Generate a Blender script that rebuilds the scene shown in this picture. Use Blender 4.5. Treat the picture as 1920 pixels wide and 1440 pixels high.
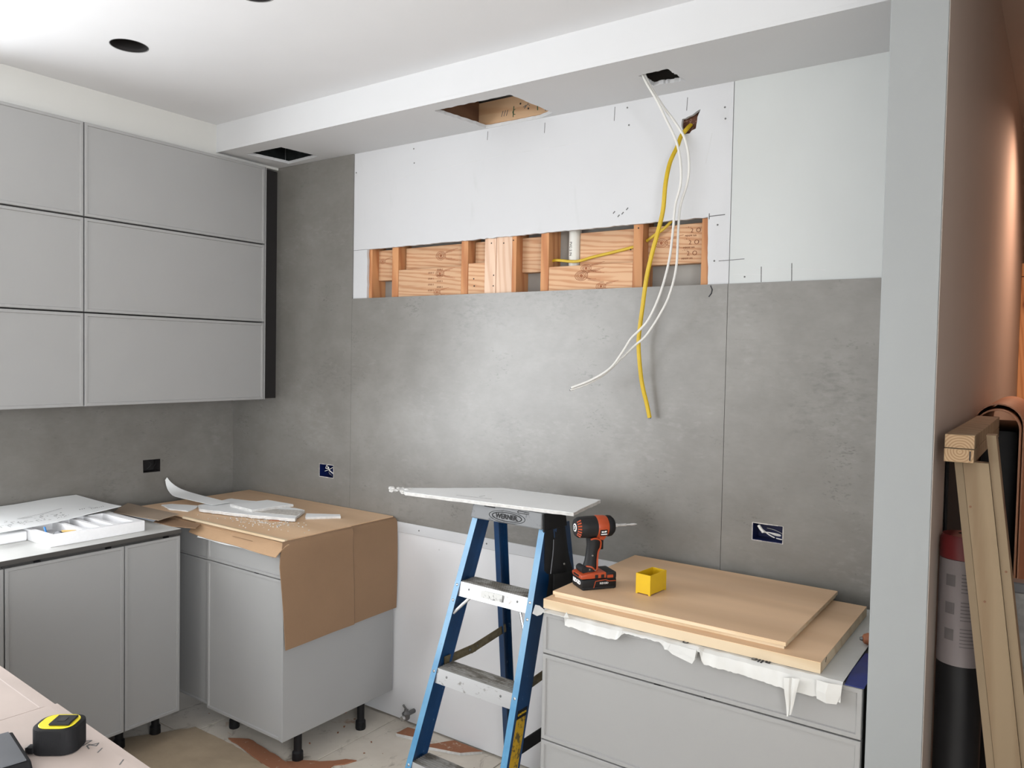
import bpy, bmesh, math, random
from mathutils import Vector, Matrix, noise as mnoise

for o in list(bpy.data.objects):
    bpy.data.objects.remove(o)
scene = bpy.context.scene
COL = scene.collection
V = Vector
PI = math.pi

# ------------------------------------------------------------------ camera
def make_camera():
    yaw, pitch, roll = (math.radians(a) for a in (35.2294, 1.9809, 1.0792))
    fw = V((-math.sin(yaw) * math.cos(pitch), math.cos(yaw) * math.cos(pitch), -math.sin(pitch)))
    rt = V((math.cos(yaw), math.sin(yaw), 0))
    up = rt.cross(fw)
    r = math.cos(roll) * rt + math.sin(roll) * up
    u = -math.sin(roll) * rt + math.cos(roll) * up
    cd = bpy.data.cameras.new('camera')
    cd.sensor_width = 36
    cd.lens = 1463.84 / 1920 * 36
    cd.clip_start = 0.02
    co = bpy.data.objects.new('camera', cd)
    COL.objects.link(co)
    m = Matrix((r, u, -fw)).transposed().to_4x4()
    m.translation = V((3.6145, -2.5417, 1.6337))
    co.matrix_world = m
    scene.camera = co
make_camera()

# ------------------------------------------------------------------ world, lights, exposure
w = bpy.data.worlds.new('world')
scene.world = w
w.use_nodes = True
w.node_tree.nodes['Background'].inputs[0].default_value = (0.80, 0.88, 1.0, 1)
w.node_tree.nodes['Background'].inputs[1].default_value = 0.25

def area(name, loc, rot, sx, sy, power, col):
    ld = bpy.data.lights.new(name, 'AREA')
    ld.shape = 'RECTANGLE'
    ld.size, ld.size_y, ld.energy, ld.color = sx, sy, power, col
    lo = bpy.data.objects.new(name, ld)
    lo.location = loc
    lo.rotation_euler = rot
    COL.objects.link(lo)
    return lo
# daylight through the first left window; second left and right windows are added fill
area('daylight_window_1', (0.02, -2.40, 1.62), (0, -PI / 2, 0), 1.44, 1.80, 72, (0.95, 0.975, 1.0))
area('fill_light_left', (0.02, -4.20, 1.50), (0, -PI / 2, 0), 1.80, 1.50, 56, (0.95, 0.975, 1.0))
area('fill_light_right', (6.47, -4.10, 1.70), (0, PI / 2, 0), 1.40, 2.60, 245, (0.95, 0.975, 1.0))
# warm lamp of the hall behind the partition
sd = bpy.data.lights.new('hall_lamp', 'SPOT')
sd.energy, sd.color, sd.spot_size, sd.spot_blend, sd.shadow_soft_size = 115, (1.0, 0.60, 0.42), math.radians(156), 1.0, 0.06
so = bpy.data.objects.new('hall_lamp', sd)
so.location = (3.80, 1.75, 2.86)
COL.objects.link(so)

vs = scene.view_settings
scene.display_settings.display_device = 'sRGB'
vs.view_transform = 'Standard'
vs.look = 'None'
vs.exposure = 0.05
vs.gamma = 1.0
vs.use_curve_mapping = False

# ------------------------------------------------------------------ materials
MATS = {}
def srgb(r, g, b):
    f = lambda c: (c / 255 / 12.92) if c / 255 <= 0.04045 else ((c / 255 + 0.055) / 1.055) ** 2.4
    return (f(r), f(g), f(b), 1)

class NT:
    def __init__(s, name):
        m = bpy.data.materials.new(name)
        m.use_nodes = True
        s.m, s.t = m, m.node_tree
        s.b = s.t.nodes['Principled BSDF']
        MATS[name] = m
    def n(s, typ, **kw):
        nd = s.t.nodes.new(typ)
        for k, v in kw.items():
            if k.startswith('i_'):
                nd.inputs[k[2:].replace('_', ' ')].default_value = v
            else:
                setattr(nd, k, v)
        return nd
    def l(s, a, b):
        s.t.links.new(a, b)
    def coord(s, kind='Object', scale=(1, 1, 1), rot=(0, 0, 0), loc=(0, 0, 0)):
        if kind == 'World':
            src = s.n('ShaderNodeNewGeometry').outputs['Position']
        else:
            src = s.n('ShaderNodeTexCoord').outputs[kind]
        mp = s.n('ShaderNodeMapping')
        mp.inputs['Scale'].default_value = scale
        mp.inputs['Rotation'].default_value = rot
        mp.inputs['Location'].default_value = loc
        s.l(src, mp.inputs['Vector'])
        return mp.outputs['Vector']
    def noise(s, vec, scale, detail=4, rough=0.55, dist=0.0):
        nd = s.n('ShaderNodeTexNoise')
        nd.inputs['Scale'].default_value = scale
        nd.inputs['Detail'].default_value = detail
        nd.inputs['Roughness'].default_value = rough
        nd.inputs['Distortion'].default_value = dist
        s.l(vec, nd.inputs['Vector'])
        return nd.outputs['Fac']
    def ramp(s, fac, stops):
        r = s.n('ShaderNodeValToRGB')
        el = r.color_ramp.elements
        while len(el) < len(stops):
            el.new(0.5)
        for e, (p, c) in zip(el, stops):
            e.position = p
            e.color = c if len(c) == 4 else (*c, 1)
        s.l(fac, r.inputs['Fac'])
        return r.outputs['Color']
    def mix(s, fac, a, b, mode='MIX'):
        x = s.n('ShaderNodeMix', data_type='RGBA', blend_type=mode)
        for sock, v in ((x.inputs[0], fac), (x.inputs[6], a), (x.inputs[7], b)):
            if hasattr(v, 'is_linked'):
                s.l(v, sock)
            else:
                sock.default_value = v
        return x.outputs[2]
    def bump(s, h, strength=0.2, dist=0.01):
        b = s.n('ShaderNodeBump')
        b.inputs['Strength'].default_value = strength
        b.inputs['Distance'].default_value = dist
        s.l(h, b.inputs['Height'])
        s.l(b.outputs['Normal'], s.b.inputs['Normal'])
    def col(s, c):
        if hasattr(c, 'is_linked'):
            s.l(c, s.b.inputs['Base Color'])
        else:
            s.b.inputs['Base Color'].default_value = c
    def set(s, rough=0.6, metal=0.0, spec=0.5):
        s.b.inputs['Roughness'].default_value = rough
        s.b.inputs['Metallic'].default_value = metal
        s.b.inputs['Specular IOR Level'].default_value = spec
        return s.m

def scale_c(c, k):
    return (min(c[0] * k, 1), min(c[1] * k, 1), min(c[2] * k, 1), 1)

def plain(name, c, rough=0.6, metal=0.0, var=0.08, scale=12, bump=0.0, spec=0.5):
    t = NT(name)
    v = t.coord('World')
    f = t.noise(v, scale, 5)
    t.col(t.ramp(f, [(0.3, scale_c(c, 1 - var)), (0.7, scale_c(c, 1 + var))]))
    if bump:
        t.bump(t.noise(v, scale * 12, 3), bump, 0.002)
    return t.set(rough, metal, spec)

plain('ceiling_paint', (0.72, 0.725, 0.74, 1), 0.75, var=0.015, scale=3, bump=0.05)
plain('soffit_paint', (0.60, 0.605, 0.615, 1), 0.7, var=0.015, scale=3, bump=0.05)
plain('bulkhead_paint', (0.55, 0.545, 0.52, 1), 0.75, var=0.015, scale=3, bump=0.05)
plain('room_paint', (0.76, 0.75, 0.73, 1), 0.8, var=0.02, scale=3)
plain('column_paint', (0.290, 0.305, 0.308, 1), 0.55, var=0.02, scale=4, bump=0.04)
plain('hall_dim_paint', (0.40, 0.345, 0.305, 1), 0.7, var=0.02, scale=4)  # browned tone carries the hall's dim warm light in its colour
plain('drywall_primed', (0.56, 0.58, 0.575, 1), 0.65, var=0.012, scale=6, bump=0.03)
plain('low_board_white', (0.76, 0.76, 0.775, 1), 0.6, var=0.015, scale=4)
plain('gypsum', (0.62, 0.61, 0.59, 1), 0.95, var=0.12, scale=60, bump=0.5)
plain('torn_paper', (0.55, 0.52, 0.48, 1), 0.95, var=0.2, scale=90, bump=0.4)
plain('cavity_paper', (0.34, 0.325, 0.30, 1), 0.9, var=0.06, scale=8)
plain('cabinet_lacquer', (0.322, 0.320, 0.315, 1), 0.42, var=0.012, scale=5, spec=0.4)
plain('cabinet_carcass', (0.06, 0.058, 0.055, 1), 0.6, var=0.05)  # body kept dark so the shaded gaps between doors turn black
plain('near_black', (0.012, 0.010, 0.010, 1), 0.7, var=0.1)
plain('panel_grey', (0.45, 0.44, 0.42, 1), 0.5, var=0.02, scale=8)
plain('worktop_sheet', (0.60, 0.60, 0.58, 1), 0.5, var=0.05, scale=7)
plain('worktop_edge', (0.06, 0.056, 0.052, 1), 0.5, var=0.05, scale=7)
plain('black_plastic', (0.009, 0.009, 0.010, 1), 0.5, var=0.1, spec=0.25)
plain('black_cloth', (0.006, 0.006, 0.007, 1), 0.85, var=0.3, scale=60)
plain('black_rubber', (0.010, 0.010, 0.011, 1), 0.7, var=0.15, scale=40, bump=0.1, spec=0.2)
plain('charcoal_plastic', (0.015, 0.015, 0.016, 1), 0.55, var=0.15, scale=60, spec=0.25)
plain('orange_plastic', (0.40, 0.060, 0.016, 1), 0.42, var=0.06, scale=40)
plain('yellow_plastic', (0.66, 0.42, 0.008, 1), 0.4, var=0.03, scale=30)
plain('yellow_enamel', (0.82, 0.68, 0.03, 1), 0.4, var=0.03, scale=30)
plain('blue_box_plastic', (0.004, 0.011, 0.075, 1), 0.4, var=0.2, scale=60)
plain('blue_film', (0.012, 0.025, 0.16, 1), 0.4, var=0.2, scale=20)
plain('foam_white', (0.86, 0.86, 0.87, 1), 0.85, var=0.02, scale=90, bump=0.15)
plain('white_paper', (0.85, 0.86, 0.86, 1), 0.7, var=0.015, scale=10)
plain('white_film', (0.60, 0.595, 0.57, 1), 0.45, var=0.04, scale=14, bump=0.05)
plain('ink', (0.03, 0.03, 0.035, 1), 0.8, var=0.1)
plain('pencil', (0.13, 0.13, 0.13, 1), 0.8, var=0.2)
plain('faint_pencil', (0.60, 0.60, 0.60, 1), 0.8, var=0.1)
plain('green_pencil', (0.02, 0.09, 0.04, 1), 0.8, var=0.1)
plain('knot_wood', srgb(150, 92, 60), 0.8, var=0.2, scale=120)
plain('stamp_ink', (0.22, 0.085, 0.04, 1), 0.8, var=0.3, scale=200)
plain('cable_white', (0.66, 0.65, 0.62, 1), 0.5, var=0.03)
plain('cable_yellow', (0.55, 0.37, 0.012, 1), 0.5, var=0.06, scale=30)
plain('pvc_white', (0.70, 0.69, 0.64, 1), 0.4, var=0.03)
plain('steel', (0.55, 0.55, 0.55, 1), 0.32, metal=1.0, var=0.08, scale=80)
plain('bright_steel', (0.62, 0.62, 0.62, 1), 0.4, metal=0.35, var=0.1, scale=80)
plain('dull_steel', (0.20, 0.20, 0.20, 1), 0.5, metal=0.8, var=0.2, scale=50)
plain('spreader_steel', (0.16, 0.13, 0.075, 1), 0.55, metal=0.6, var=0.3, scale=50)
plain('duct_dark', (0.028, 0.033, 0.033, 1), 0.4, metal=0.3, var=0.4, scale=30)
plain('red_print', (0.13, 0.010, 0.012, 1), 0.5, var=0.05)  # red darkened in colour for the shade behind the post
plain('label_shaded_white', (0.20, 0.175, 0.178, 1), 0.6, var=0.03)  # white label darkened in colour for the shade behind the post
plain('lettering_white', (0.85, 0.85, 0.85, 1), 0.5, var=0.02)
plain('print_grey', (0.10, 0.09, 0.09, 1), 0.7, var=0.2)
plain('amber_tool', (0.72, 0.50, 0.18, 1), 0.5, var=0.05)
plain('blue_tool', (0.05, 0.22, 0.55, 1), 0.4, var=0.05)
plain('lens_grey', (0.10, 0.105, 0.115, 1), 0.35, var=0.1)
plain('brown_roll_sheet', (0.42, 0.20, 0.11, 1), 0.5, var=0.1, scale=10)
plain('handle_brown', (0.28, 0.10, 0.045, 1), 0.5, var=0.2, scale=30)

def concrete_mat():
    t = NT('concrete_laminate')
    v = t.coord('World')
    flat = t.coord('World', scale=(1.0, 1.0, 2.4))
    a = t.noise(v, 2.1, 5, 0.55, 0.4)
    b = t.noise(t.coord('World', scale=(1.0, 1.0, 1.4), loc=(3, 5, 1)), 8.0, 8, 0.62, 0.2)
    c = t.noise(flat, 34.0, 6, 0.65)
    m1 = t.n('ShaderNodeMath', operation='MULTIPLY_ADD'); t.l(a, m1.inputs[0]); m1.inputs[1].default_value = 0.50
    m2 = t.n('ShaderNodeMath', operation='MULTIPLY'); t.l(b, m2.inputs[0]); m2.inputs[1].default_value = 0.36
    m3 = t.n('ShaderNodeMath', operation='MULTIPLY'); t.l(c, m3.inputs[0]); m3.inputs[1].default_value = 0.14
    t.l(m2.outputs[0], m1.inputs[2])
    ad = t.n('ShaderNodeMath', operation='ADD'); t.l(m1.outputs[0], ad.inputs[0]); t.l(m3.outputs[0], ad.inputs[1])
    base = t.ramp(ad.outputs[0], [(0.34, (0.150, 0.141, 0.126)), (0.50, (0.186, 0.177, 0.162)), (0.66, (0.230, 0.221, 0.205))])
    def masked(loc, sc, mloc, msc, lo, hi, top):
        n1 = t.noise(t.coord('World', loc=loc, scale=(1, 1, 2.2)), sc, 4, 0.6, 0.2)
        n2 = t.noise(t.coord('World', loc=mloc), msc, 3, 0.5)
        mm = t.n('ShaderNodeMath', operation='MULTIPLY'); t.l(n1, mm.inputs[0]); t.l(n2, mm.inputs[1])
        return t.ramp(mm.outputs[0], [(lo, (0, 0, 0)), (hi, (top, top, top))])
    k = t.mix(masked((3.1, 0.7, 1.3), 58, (7.7, 2.2, 0.4), 4.5, 0.37, 0.47, 0.55), base, (0.062, 0.057, 0.050, 1))
    k = t.mix(masked((9.3, 4.7, 6.3), 30, (1.7, 6.2, 3.4), 3.0, 0.33, 0.50, 0.50), k, (0.095, 0.089, 0.080, 1))
    k = t.mix(masked((1.1, 5.7, 8.3), 26, (2.9, 9.2, 5.4), 2.6, 0.31, 0.48, 0.36), k, (0.30, 0.29, 0.275, 1))
    t.col(k)
    t.bump(c, 0.05, 0.002)
    return t.set(0.34, spec=0.85)
concrete_mat()

def drywall_dirty():
    t = NT('drywall_white')
    v = t.coord('World')
    a = t.noise(v, 2.2, 4)
    smear = t.noise(t.coord('World', scale=(1, 1, 0.25), loc=(4, 1, 2)), 9, 5, 0.6, 0.6)
    base = t.ramp(a, [(0.3, (0.57, 0.575, 0.59)), (0.7, (0.595, 0.60, 0.615))])
    f = t.ramp(smear, [(0.62, (0, 0, 0)), (0.80, (0.55, 0.55, 0.55))])
    t.col(t.mix(f, base, (0.49, 0.50, 0.50, 1)))
    t.bump(t.noise(v, 120, 3), 0.03, 0.002)
    return t.set(0.7)
drywall_dirty()

def wood_mat(name, c1, c2, c3, axis='X', ring=26, rough=0.7, knots=True):
    t = NT(name)
    st = {'X': (0.10, 1, 1), 'Y': (1, 0.10, 1), 'Z': (1, 1, 0.10)}[axis]
    oi = t.n('ShaderNodeObjectInfo')
    off = t.n('ShaderNodeVectorMath', operation='SCALE')
    cmb = t.n('ShaderNodeCombineXYZ')
    t.l(oi.outputs['Random'], cmb.inputs[0]); t.l(oi.outputs['Random'], cmb.inputs[1]); t.l(oi.outputs['Random'], cmb.inputs[2])
    t.l(cmb.outputs[0], off.inputs[0]); off.inputs['Scale'].default_value = 23.0
    pos = t.n('ShaderNodeNewGeometry').outputs['Position']
    addv = t.n('ShaderNodeVectorMath', operation='ADD'); t.l(pos, addv.inputs[0]); t.l(off.outputs[0], addv.inputs[1])
    mp = t.n('ShaderNodeMapping'); mp.inputs['Scale'].default_value = st
    t.l(addv.outputs[0], mp.inputs['Vector'])
    v = mp.outputs['Vector']
    warp = t.noise(v, 5, 2)
    wv = t.n('ShaderNodeTexWave', wave_type='BANDS', bands_direction='DIAGONAL')
    wv.inputs['Scale'].default_value = ring
    wv.inputs['Distortion'].default_value = 9
    wv.inputs['Detail'].default_value = 3
    wv.inputs['Detail Scale'].default_value = 0.6
    t.l(v, wv.inputs['Vector'])
    fine = t.noise(v, 130, 3)
    grain = t.mix(0.30, wv.outputs['Color'], fine)
    base = t.ramp(grain, [(0.15, c2), (0.55, c1), (0.95, c1)])
    tone = t.ramp(warp, [(0.35, (0.86, 0.86, 0.86)), (0.65, (1.06, 1.06, 1.06))])
    base = t.mix(1.0, base, tone, 'MULTIPLY')
    if knots:
        vo = t.n('ShaderNodeTexVoronoi', feature='F1')
        vo.inputs['Scale'].default_value = 5.2
        mp2 = t.n('ShaderNodeMapping'); mp2.inputs['Scale'].default_value = {'X': (0.6, 1, 1), 'Y': (1, 0.6, 1), 'Z': (1, 1, 0.6)}[axis]
        t.l(addv.outputs[0], mp2.inputs['Vector']); t.l(mp2.outputs['Vector'], vo.inputs['Vector'])
        nz = t.noise(addv.outputs[0], 30, 3)
        ad = t.n('ShaderNodeMath', operation='MULTIPLY_ADD'); t.l(nz, ad.inputs[0]); ad.inputs[1].default_value = 0.07
        t.l(vo.outputs['Distance'], ad.inputs[2])
        kn = t.ramp(ad.outputs[0], [(0.09, (1, 1, 1)), (0.14, (0.35, 0.35, 0.35)), (0.24, (0, 0, 0))])
        base = t.mix(kn, base, (*c3[:3], 1))
    t.col(base)
    t.bump(fine, 0.12, 0.001)
    return t.set(rough)
wood_mat('pine_along', srgb(206, 166, 130)[:3], srgb(188, 138, 100)[:3], srgb(122, 64, 40)[:3], 'X', ring=34, knots=False)
wood_mat('pine_light', srgb(220, 190, 166)[:3], srgb(208, 172, 146)[:3], srgb(140, 80, 52)[:3], 'Z', ring=22, knots=False)
wood_mat('pine_joist', srgb(190, 156, 122)[:3], srgb(176, 138, 102)[:3], srgb(110, 66, 44)[:3], 'X', ring=10)  # joist wood toned down for the dim inside of the soffit
wood_mat('pine_dark', srgb(112, 78, 54)[:3], srgb(94, 62, 42)[:3], srgb(70, 40, 26)[:3], 'Y', ring=10, knots=False)  # stud wood darkened for the shade in the soffit hole; also colours knots
wood_mat('pine_upright', srgb(198, 142, 96)[:3], srgb(176, 116, 74)[:3], srgb(110, 58, 34)[:3], 'Z', ring=12, knots=False)
wood_mat('pine_frame', srgb(130, 112, 87)[:3], srgb(119, 99, 74)[:3], srgb(84, 56, 40)[:3], 'Z', ring=9)  # pine darkened to carry the shade the post stands in
wood_mat('plywood_face', srgb(223, 188, 152)[:3], srgb(217, 181, 144)[:3], srgb(150, 110, 78)[:3], 'X', ring=3, rough=0.5, knots=False)
wood_mat('pine_strip', srgb(214, 194, 164)[:3], srgb(204, 180, 146)[:3], srgb(120, 62, 38)[:3], 'X', ring=8, knots=False)
wood_mat('osb_wood', srgb(225, 175, 125)[:3], srgb(205, 150, 100)[:3], srgb(130, 80, 50)[:3], 'Z')

def endgrain():
    t = NT('end_grain')
    wv = t.n('ShaderNodeTexWave', wave_type='RINGS', rings_direction='Y')
    wv.inputs['Scale'].default_value = 55
    wv.inputs['Distortion'].default_value = 1.5
    t.l(t.coord('World', loc=(-3.439, 0, -1.45)), wv.inputs['Vector'])
    t.col(t.ramp(wv.outputs['Fac'], [(0.1, srgb(140, 112, 82)), (0.8, srgb(162, 136, 105))]))
    t.bump(t.noise(t.coord('World'), 300, 2), 0.4, 0.001)
    return t.set(0.85)
endgrain()

def cardboard(name, c, var=0.05):
    t = NT(name)
    v = t.coord('World')
    f = t.noise(v, 7, 6, 0.6)
    g = t.noise(t.coord('World', scale=(1, 14, 14)), 30, 2)
    k = t.ramp(f, [(0.3, scale_c(c, 1 - var)), (0.7, scale_c(c, 1 + var))])
    k = t.mix(0.12, k, t.ramp(g, [(0.3, scale_c(c, 0.75)), (0.7, scale_c(c, 1.2))]))
    t.col(k)
    t.bump(g, 0.04, 0.002)
    return t.set(0.85)
cardboard('cardboard_tan', srgb(172, 140, 108))
cardboard('cardboard_brown', srgb(138, 109, 83))
plain('cardboard_pink', srgb(180, 166, 158), 0.85, var=0.05, scale=9, bump=0.05)
plain('cardboard_light', srgb(196, 184, 178), 0.85, var=0.04, scale=9)
cardboard('cardboard_grey', srgb(158, 140, 122))
cardboard('cardboard_floor', srgb(170, 152, 128), 0.12)

def floor_mat():
    t = NT('dusty_floor')
    v = t.coord('World')
    a = t.noise(v, 2.5, 6, 0.6)
    base = t.ramp(a, [(0.3, srgb(196, 187, 173)), (0.7, srgb(222, 214, 202))])
    st = t.noise(t.coord('World', loc=(5, 3, 1), scale=(1.6, 1, 1)), 7, 8, 0.7, 0.7)
    f = t.ramp(st, [(0.56, (0, 0, 0)), (0.70, (0.75, 0.75, 0.75))])
    k = t.mix(f, base, srgb(112, 98, 84))
    br = t.noise(t.coord('World', loc=(1, 8, 1), scale=(1, 2.0, 1)), 3.3, 5, 0.6, 0.5)
    f2 = t.ramp(br, [(0.62, (0, 0, 0)), (0.68, (0.8, 0.8, 0.8))])
    k = t.mix(f2, k, srgb(168, 122, 84))
    t.col(k)
    t.bump(st, 0.15, 0.003)
    return t.set(0.8)
floor_mat()

def fiberglass(name, c1, c2):
    t = NT(name)
    v = t.coord('World')
    f = t.noise(v, 9, 5)
    base = t.ramp(f, [(0.3, c1), (0.7, c2)])
    s = t.noise(t.coord('World', scale=(1, 1, 0.5), loc=(2, 2, 2)), 60, 4, 0.6)
    k = t.ramp(s, [(0.66, (0, 0, 0)), (0.72, (0.6, 0.6, 0.6))])
    base = t.mix(k, base, (0.02, 0.06, 0.12, 1))
    s2 = t.noise(t.coord('World', scale=(1, 1, 0.5), loc=(6, 2, 7)), 40, 4, 0.6)
    k2 = t.ramp(s2, [(0.68, (0, 0, 0)), (0.74, (0.55, 0.55, 0.55))])
    base = t.mix(k2, base, (0.30, 0.42, 0.52, 1))
    t.col(base)
    return t.set(0.33, spec=0.6)
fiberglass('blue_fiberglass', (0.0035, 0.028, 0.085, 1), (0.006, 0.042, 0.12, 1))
fiberglass('faded_glare_fiberglass', (0.06, 0.22, 0.40, 1), (0.13, 0.32, 0.50, 1))  # front faces: faded blue with sky glare painted in

def worn(name, c, d, thr=0.6, sc=22, rough=0.4, metal=0.0, scale=(1, 1, 1)):
    t = NT(name)
    v = t.coord('World', scale=scale)
    f = t.noise(v, sc, 7, 0.7, 0.4)
    t.col(t.mix(t.ramp(f, [(thr, (0, 0, 0)), (thr + 0.08, (0.85, 0.85, 0.85))]), c, d))
    t.bump(f, 0.1, 0.001)
    return t.set(rough, metal)
worn('step_aluminium', (0.72, 0.72, 0.72, 1), (0.28, 0.26, 0.23, 1), 0.58, 30, 0.38, 0.75, (0.5, 1, 1))
worn('cap_plastic', (0.155, 0.16, 0.165, 1), (0.05, 0.05, 0.055, 1), 0.56, 24, 0.45)
worn('tread_dirty', (0.30, 0.29, 0.27, 1), (0.12, 0.105, 0.085, 1), 0.50, 18, 0.55, 0.4, (0.4, 1, 1))
worn('scuffed_sticker', (0.62, 0.62, 0.60, 1), (0.10, 0.10, 0.10, 1), 0.52, 60, 0.5)
worn('label_worn', (0.42, 0.25, 0.012, 1), (0.03, 0.03, 0.02, 1), 0.50, 40, 0.5)
worn('scratched_wood_debris', srgb(150, 100, 72), srgb(200, 180, 160), 0.6, 30, 0.9)
worn('hole_fibre', srgb(92, 58, 42), srgb(168, 132, 116), 0.55, 120, 0.95)

# ------------------------------------------------------------------ mesh helpers
LOCAL = set()
def root_of(o):
    while o.parent:
        o = o.parent
    return o

def add_box(bm, lo, hi, mat=None):
    x0, y0, z0 = lo; x1, y1, z1 = hi
    co = [(x0, y0, z0), (x1, y0, z0), (x1, y1, z0), (x0, y1, z0), (x0, y0, z1), (x1, y0, z1), (x1, y1, z1), (x0, y1, z1)]
    vs_ = [bm.verts.new(mat @ V(c) if mat else c) for c in co]
    for f in ((3, 2, 1, 0), (4, 5, 6, 7), (0, 1, 5, 4), (1, 2, 6, 5), (2, 3, 7, 6), (3, 0, 4, 7)):
        bm.faces.new([vs_[i] for i in f])
    return bm

def box(lo, hi, bevel=0.0, seg=2):
    bm = bmesh.new()
    add_box(bm, lo, hi)
    if bevel:
        bmesh.ops.bevel(bm, geom=list(bm.edges), offset=bevel, segments=seg, profile=0.6, affect='EDGES')
    return bm

def add_prism(bm, pts, ext):
    ext = V(ext)
    a = [bm.verts.new(V(p)) for p in pts]
    b = [bm.verts.new(V(p) + ext) for p in pts]
    n = len(pts)
    bm.faces.new(a[::-1]); bm.faces.new(b)
    for i in range(n):
        bm.faces.new((a[i], a[(i + 1) % n], b[(i + 1) % n], b[i]))
    return bm

def prism(pts, ext, bevel=0.0, seg=2):
    bm = bmesh.new()
    add_prism(bm, pts, ext)
    bmesh.ops.recalc_face_normals(bm, faces=bm.faces)
    if bevel:
        bmesh.ops.bevel(bm, geom=list(bm.edges), offset=bevel, segments=seg, profile=0.6, affect='EDGES')
    return bm

def smooth_path(pts, n=6):
    out = []
    P = [V(p) for p in pts]
    for i in range(len(P) - 1):
        p0, p1, p2, p3 = P[max(i - 1, 0)], P[i], P[i + 1], P[min(i + 2, len(P) - 1)]
        for k in range(n):
            t = k / n
            out.append(0.5 * ((2 * p1) + (-p0 + p2) * t + (2 * p0 - 5 * p1 + 4 * p2 - p3) * t * t + (-p0 + 3 * p1 - 3 * p2 + p3) * t ** 3))
    out.append(P[-1])
    return out

def add_tube(bm, pts, r, seg=8, flat=1.0):
    P = [V(p) for p in pts]
    rings = []
    ref = V((0, 1, 0))
    for i, p in enumerate(P):
        t = (P[min(i + 1, len(P) - 1)] - P[max(i - 1, 0)]).normalized()
        a = t.cross(ref)
        if a.length < 1e-3:
            a = t.cross(V((1, 0, 0)))
        a.normalize()
        b = a.cross(t).normalized()
        rr = r[i] if isinstance(r, (list, tuple)) else r
        rings.append([bm.verts.new(p + a * math.cos(2 * PI * k / seg) * rr + b * math.sin(2 * PI * k / seg) * rr * flat) for k in range(seg)])
    for i in range(len(rings) - 1):
        for k in range(seg):
            bm.faces.new((rings[i][k], rings[i][(k + 1) % seg], rings[i + 1][(k + 1) % seg], rings[i + 1][k]))
    bm.faces.new(rings[0][::-1]); bm.faces.new(rings[-1])
    return bm

def tube(pts, r, seg=8, flat=1.0):
    bm = bmesh.new()
    add_tube(bm, pts, r, seg, flat)
    bmesh.ops.recalc_face_normals(bm, faces=bm.faces)
    return bm

def add_lathe(bm, origin, axis, prof, seg=24, up=None, squash=1.0, cap=True):
    """prof: list of (distance along axis, radius)"""
    axis = V(axis).normalized()
    a = V(up).normalized() if up else (axis.cross(V((0, 0, 1))) if abs(axis.z) < 0.9 else axis.cross(V((1, 0, 0)))).normalized()
    b = axis.cross(a).normalized()
    rings = []
    for d, r in prof:
        c = V(origin) + axis * d
        rings.append([bm.verts.new(c + a * math.cos(2 * PI * k / seg) * r + b * math.sin(2 * PI * k / seg) * r * squash) for k in range(seg)])
    for i in range(len(rings) - 1):
        for k in range(seg):
            bm.faces.new((rings[i][k], rings[i][(k + 1) % seg], rings[i + 1][(k + 1) % seg], rings[i + 1][k]))
    if cap:
        bm.faces.new(rings[0][::-1]); bm.faces.new(rings[-1])
    return bm

def lathe(origin, axis, prof, seg=24, **k):
    bm = bmesh.new()
    add_lathe(bm, origin, axis, prof, seg, **k)
    bmesh.ops.recalc_face_normals(bm, faces=bm.faces)
    return bm

def sheet(rows, thick):
    """rows: grid of points -> thin solid sheet"""
    bm = bmesh.new()
    g = [[bm.verts.new(V(p)) for p in row] for row in rows]
    for i in range(len(g) - 1):
        for j in range(len(g[0]) - 1):
            bm.faces.new((g[i][j], g[i][j + 1], g[i + 1][j + 1], g[i + 1][j]))
    bmesh.ops.recalc_face_normals(bm, faces=bm.faces)
    bmesh.ops.solidify(bm, geom=list(bm.faces), thickness=thick)
    bmesh.ops.recalc_face_normals(bm, faces=bm.faces)
    return bm

def jag(pts, step, amp, seed, plane='xy'):
    rnd = random.Random(seed)
    out = []
    ia, ib = {'xy': (0, 1), 'xz': (0, 2)}[plane]
    n = len(pts)
    for i in range(n):
        a, b = V(pts[i]), V(pts[(i + 1) % n])
        k = max(1, int((b - a).length / step))
        for j in range(k):
            p = a.lerp(b, j / k)
            p[ia] += rnd.uniform(-amp, amp)
            p[ib] += rnd.uniform(-amp, amp)
            out.append(p)
    return out

def add_door(bm, w, h, t, rim=0.011, rec=0.0045):
    """local: x 0..w, z 0..h, front face at y=0 looking -y, back y=t; thin raised rim"""
    def ring(x0, z0, x1, z1, y):
        return [bm.verts.new((x0, y, z0)), bm.verts.new((x1, y, z0)), bm.verts.new((x1, y, z1)), bm.verts.new((x0, y, z1))]
    e = 0.0015
    rs = [ring(0, 0, w, h, t), ring(0, 0, w, h, e), ring(e, e, w - e, h - e, 0), ring(rim, rim, w - rim, h - rim, 0), ring(rim + 0.002, rim + 0.002, w - rim - 0.002, h - rim - 0.002, rec)]
    for i in range(len(rs) - 1):
        for k in range(4):
            bm.faces.new((rs[i][k], rs[i][(k + 1) % 4], rs[i + 1][(k + 1) % 4], rs[i + 1][k]))
    bm.faces.new(rs[0][::-1]); bm.faces.new(rs[-1])
    return bm

def xf(bm, m):
    bmesh.ops.transform(bm, matrix=m, verts=bm.verts)
    return bm

def basis(o, x, y, z):
    m = Matrix((V(x), V(y), V(z))).transposed().to_4x4()
    m.translation = V(o)
    return m

def finish(o, label=None, cat=None, group=None, kind=None):
    if label: o['label'] = label
    if cat: o['category'] = cat
    if group: o['group'] = group
    if kind: o['kind'] = kind
    return o

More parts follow.
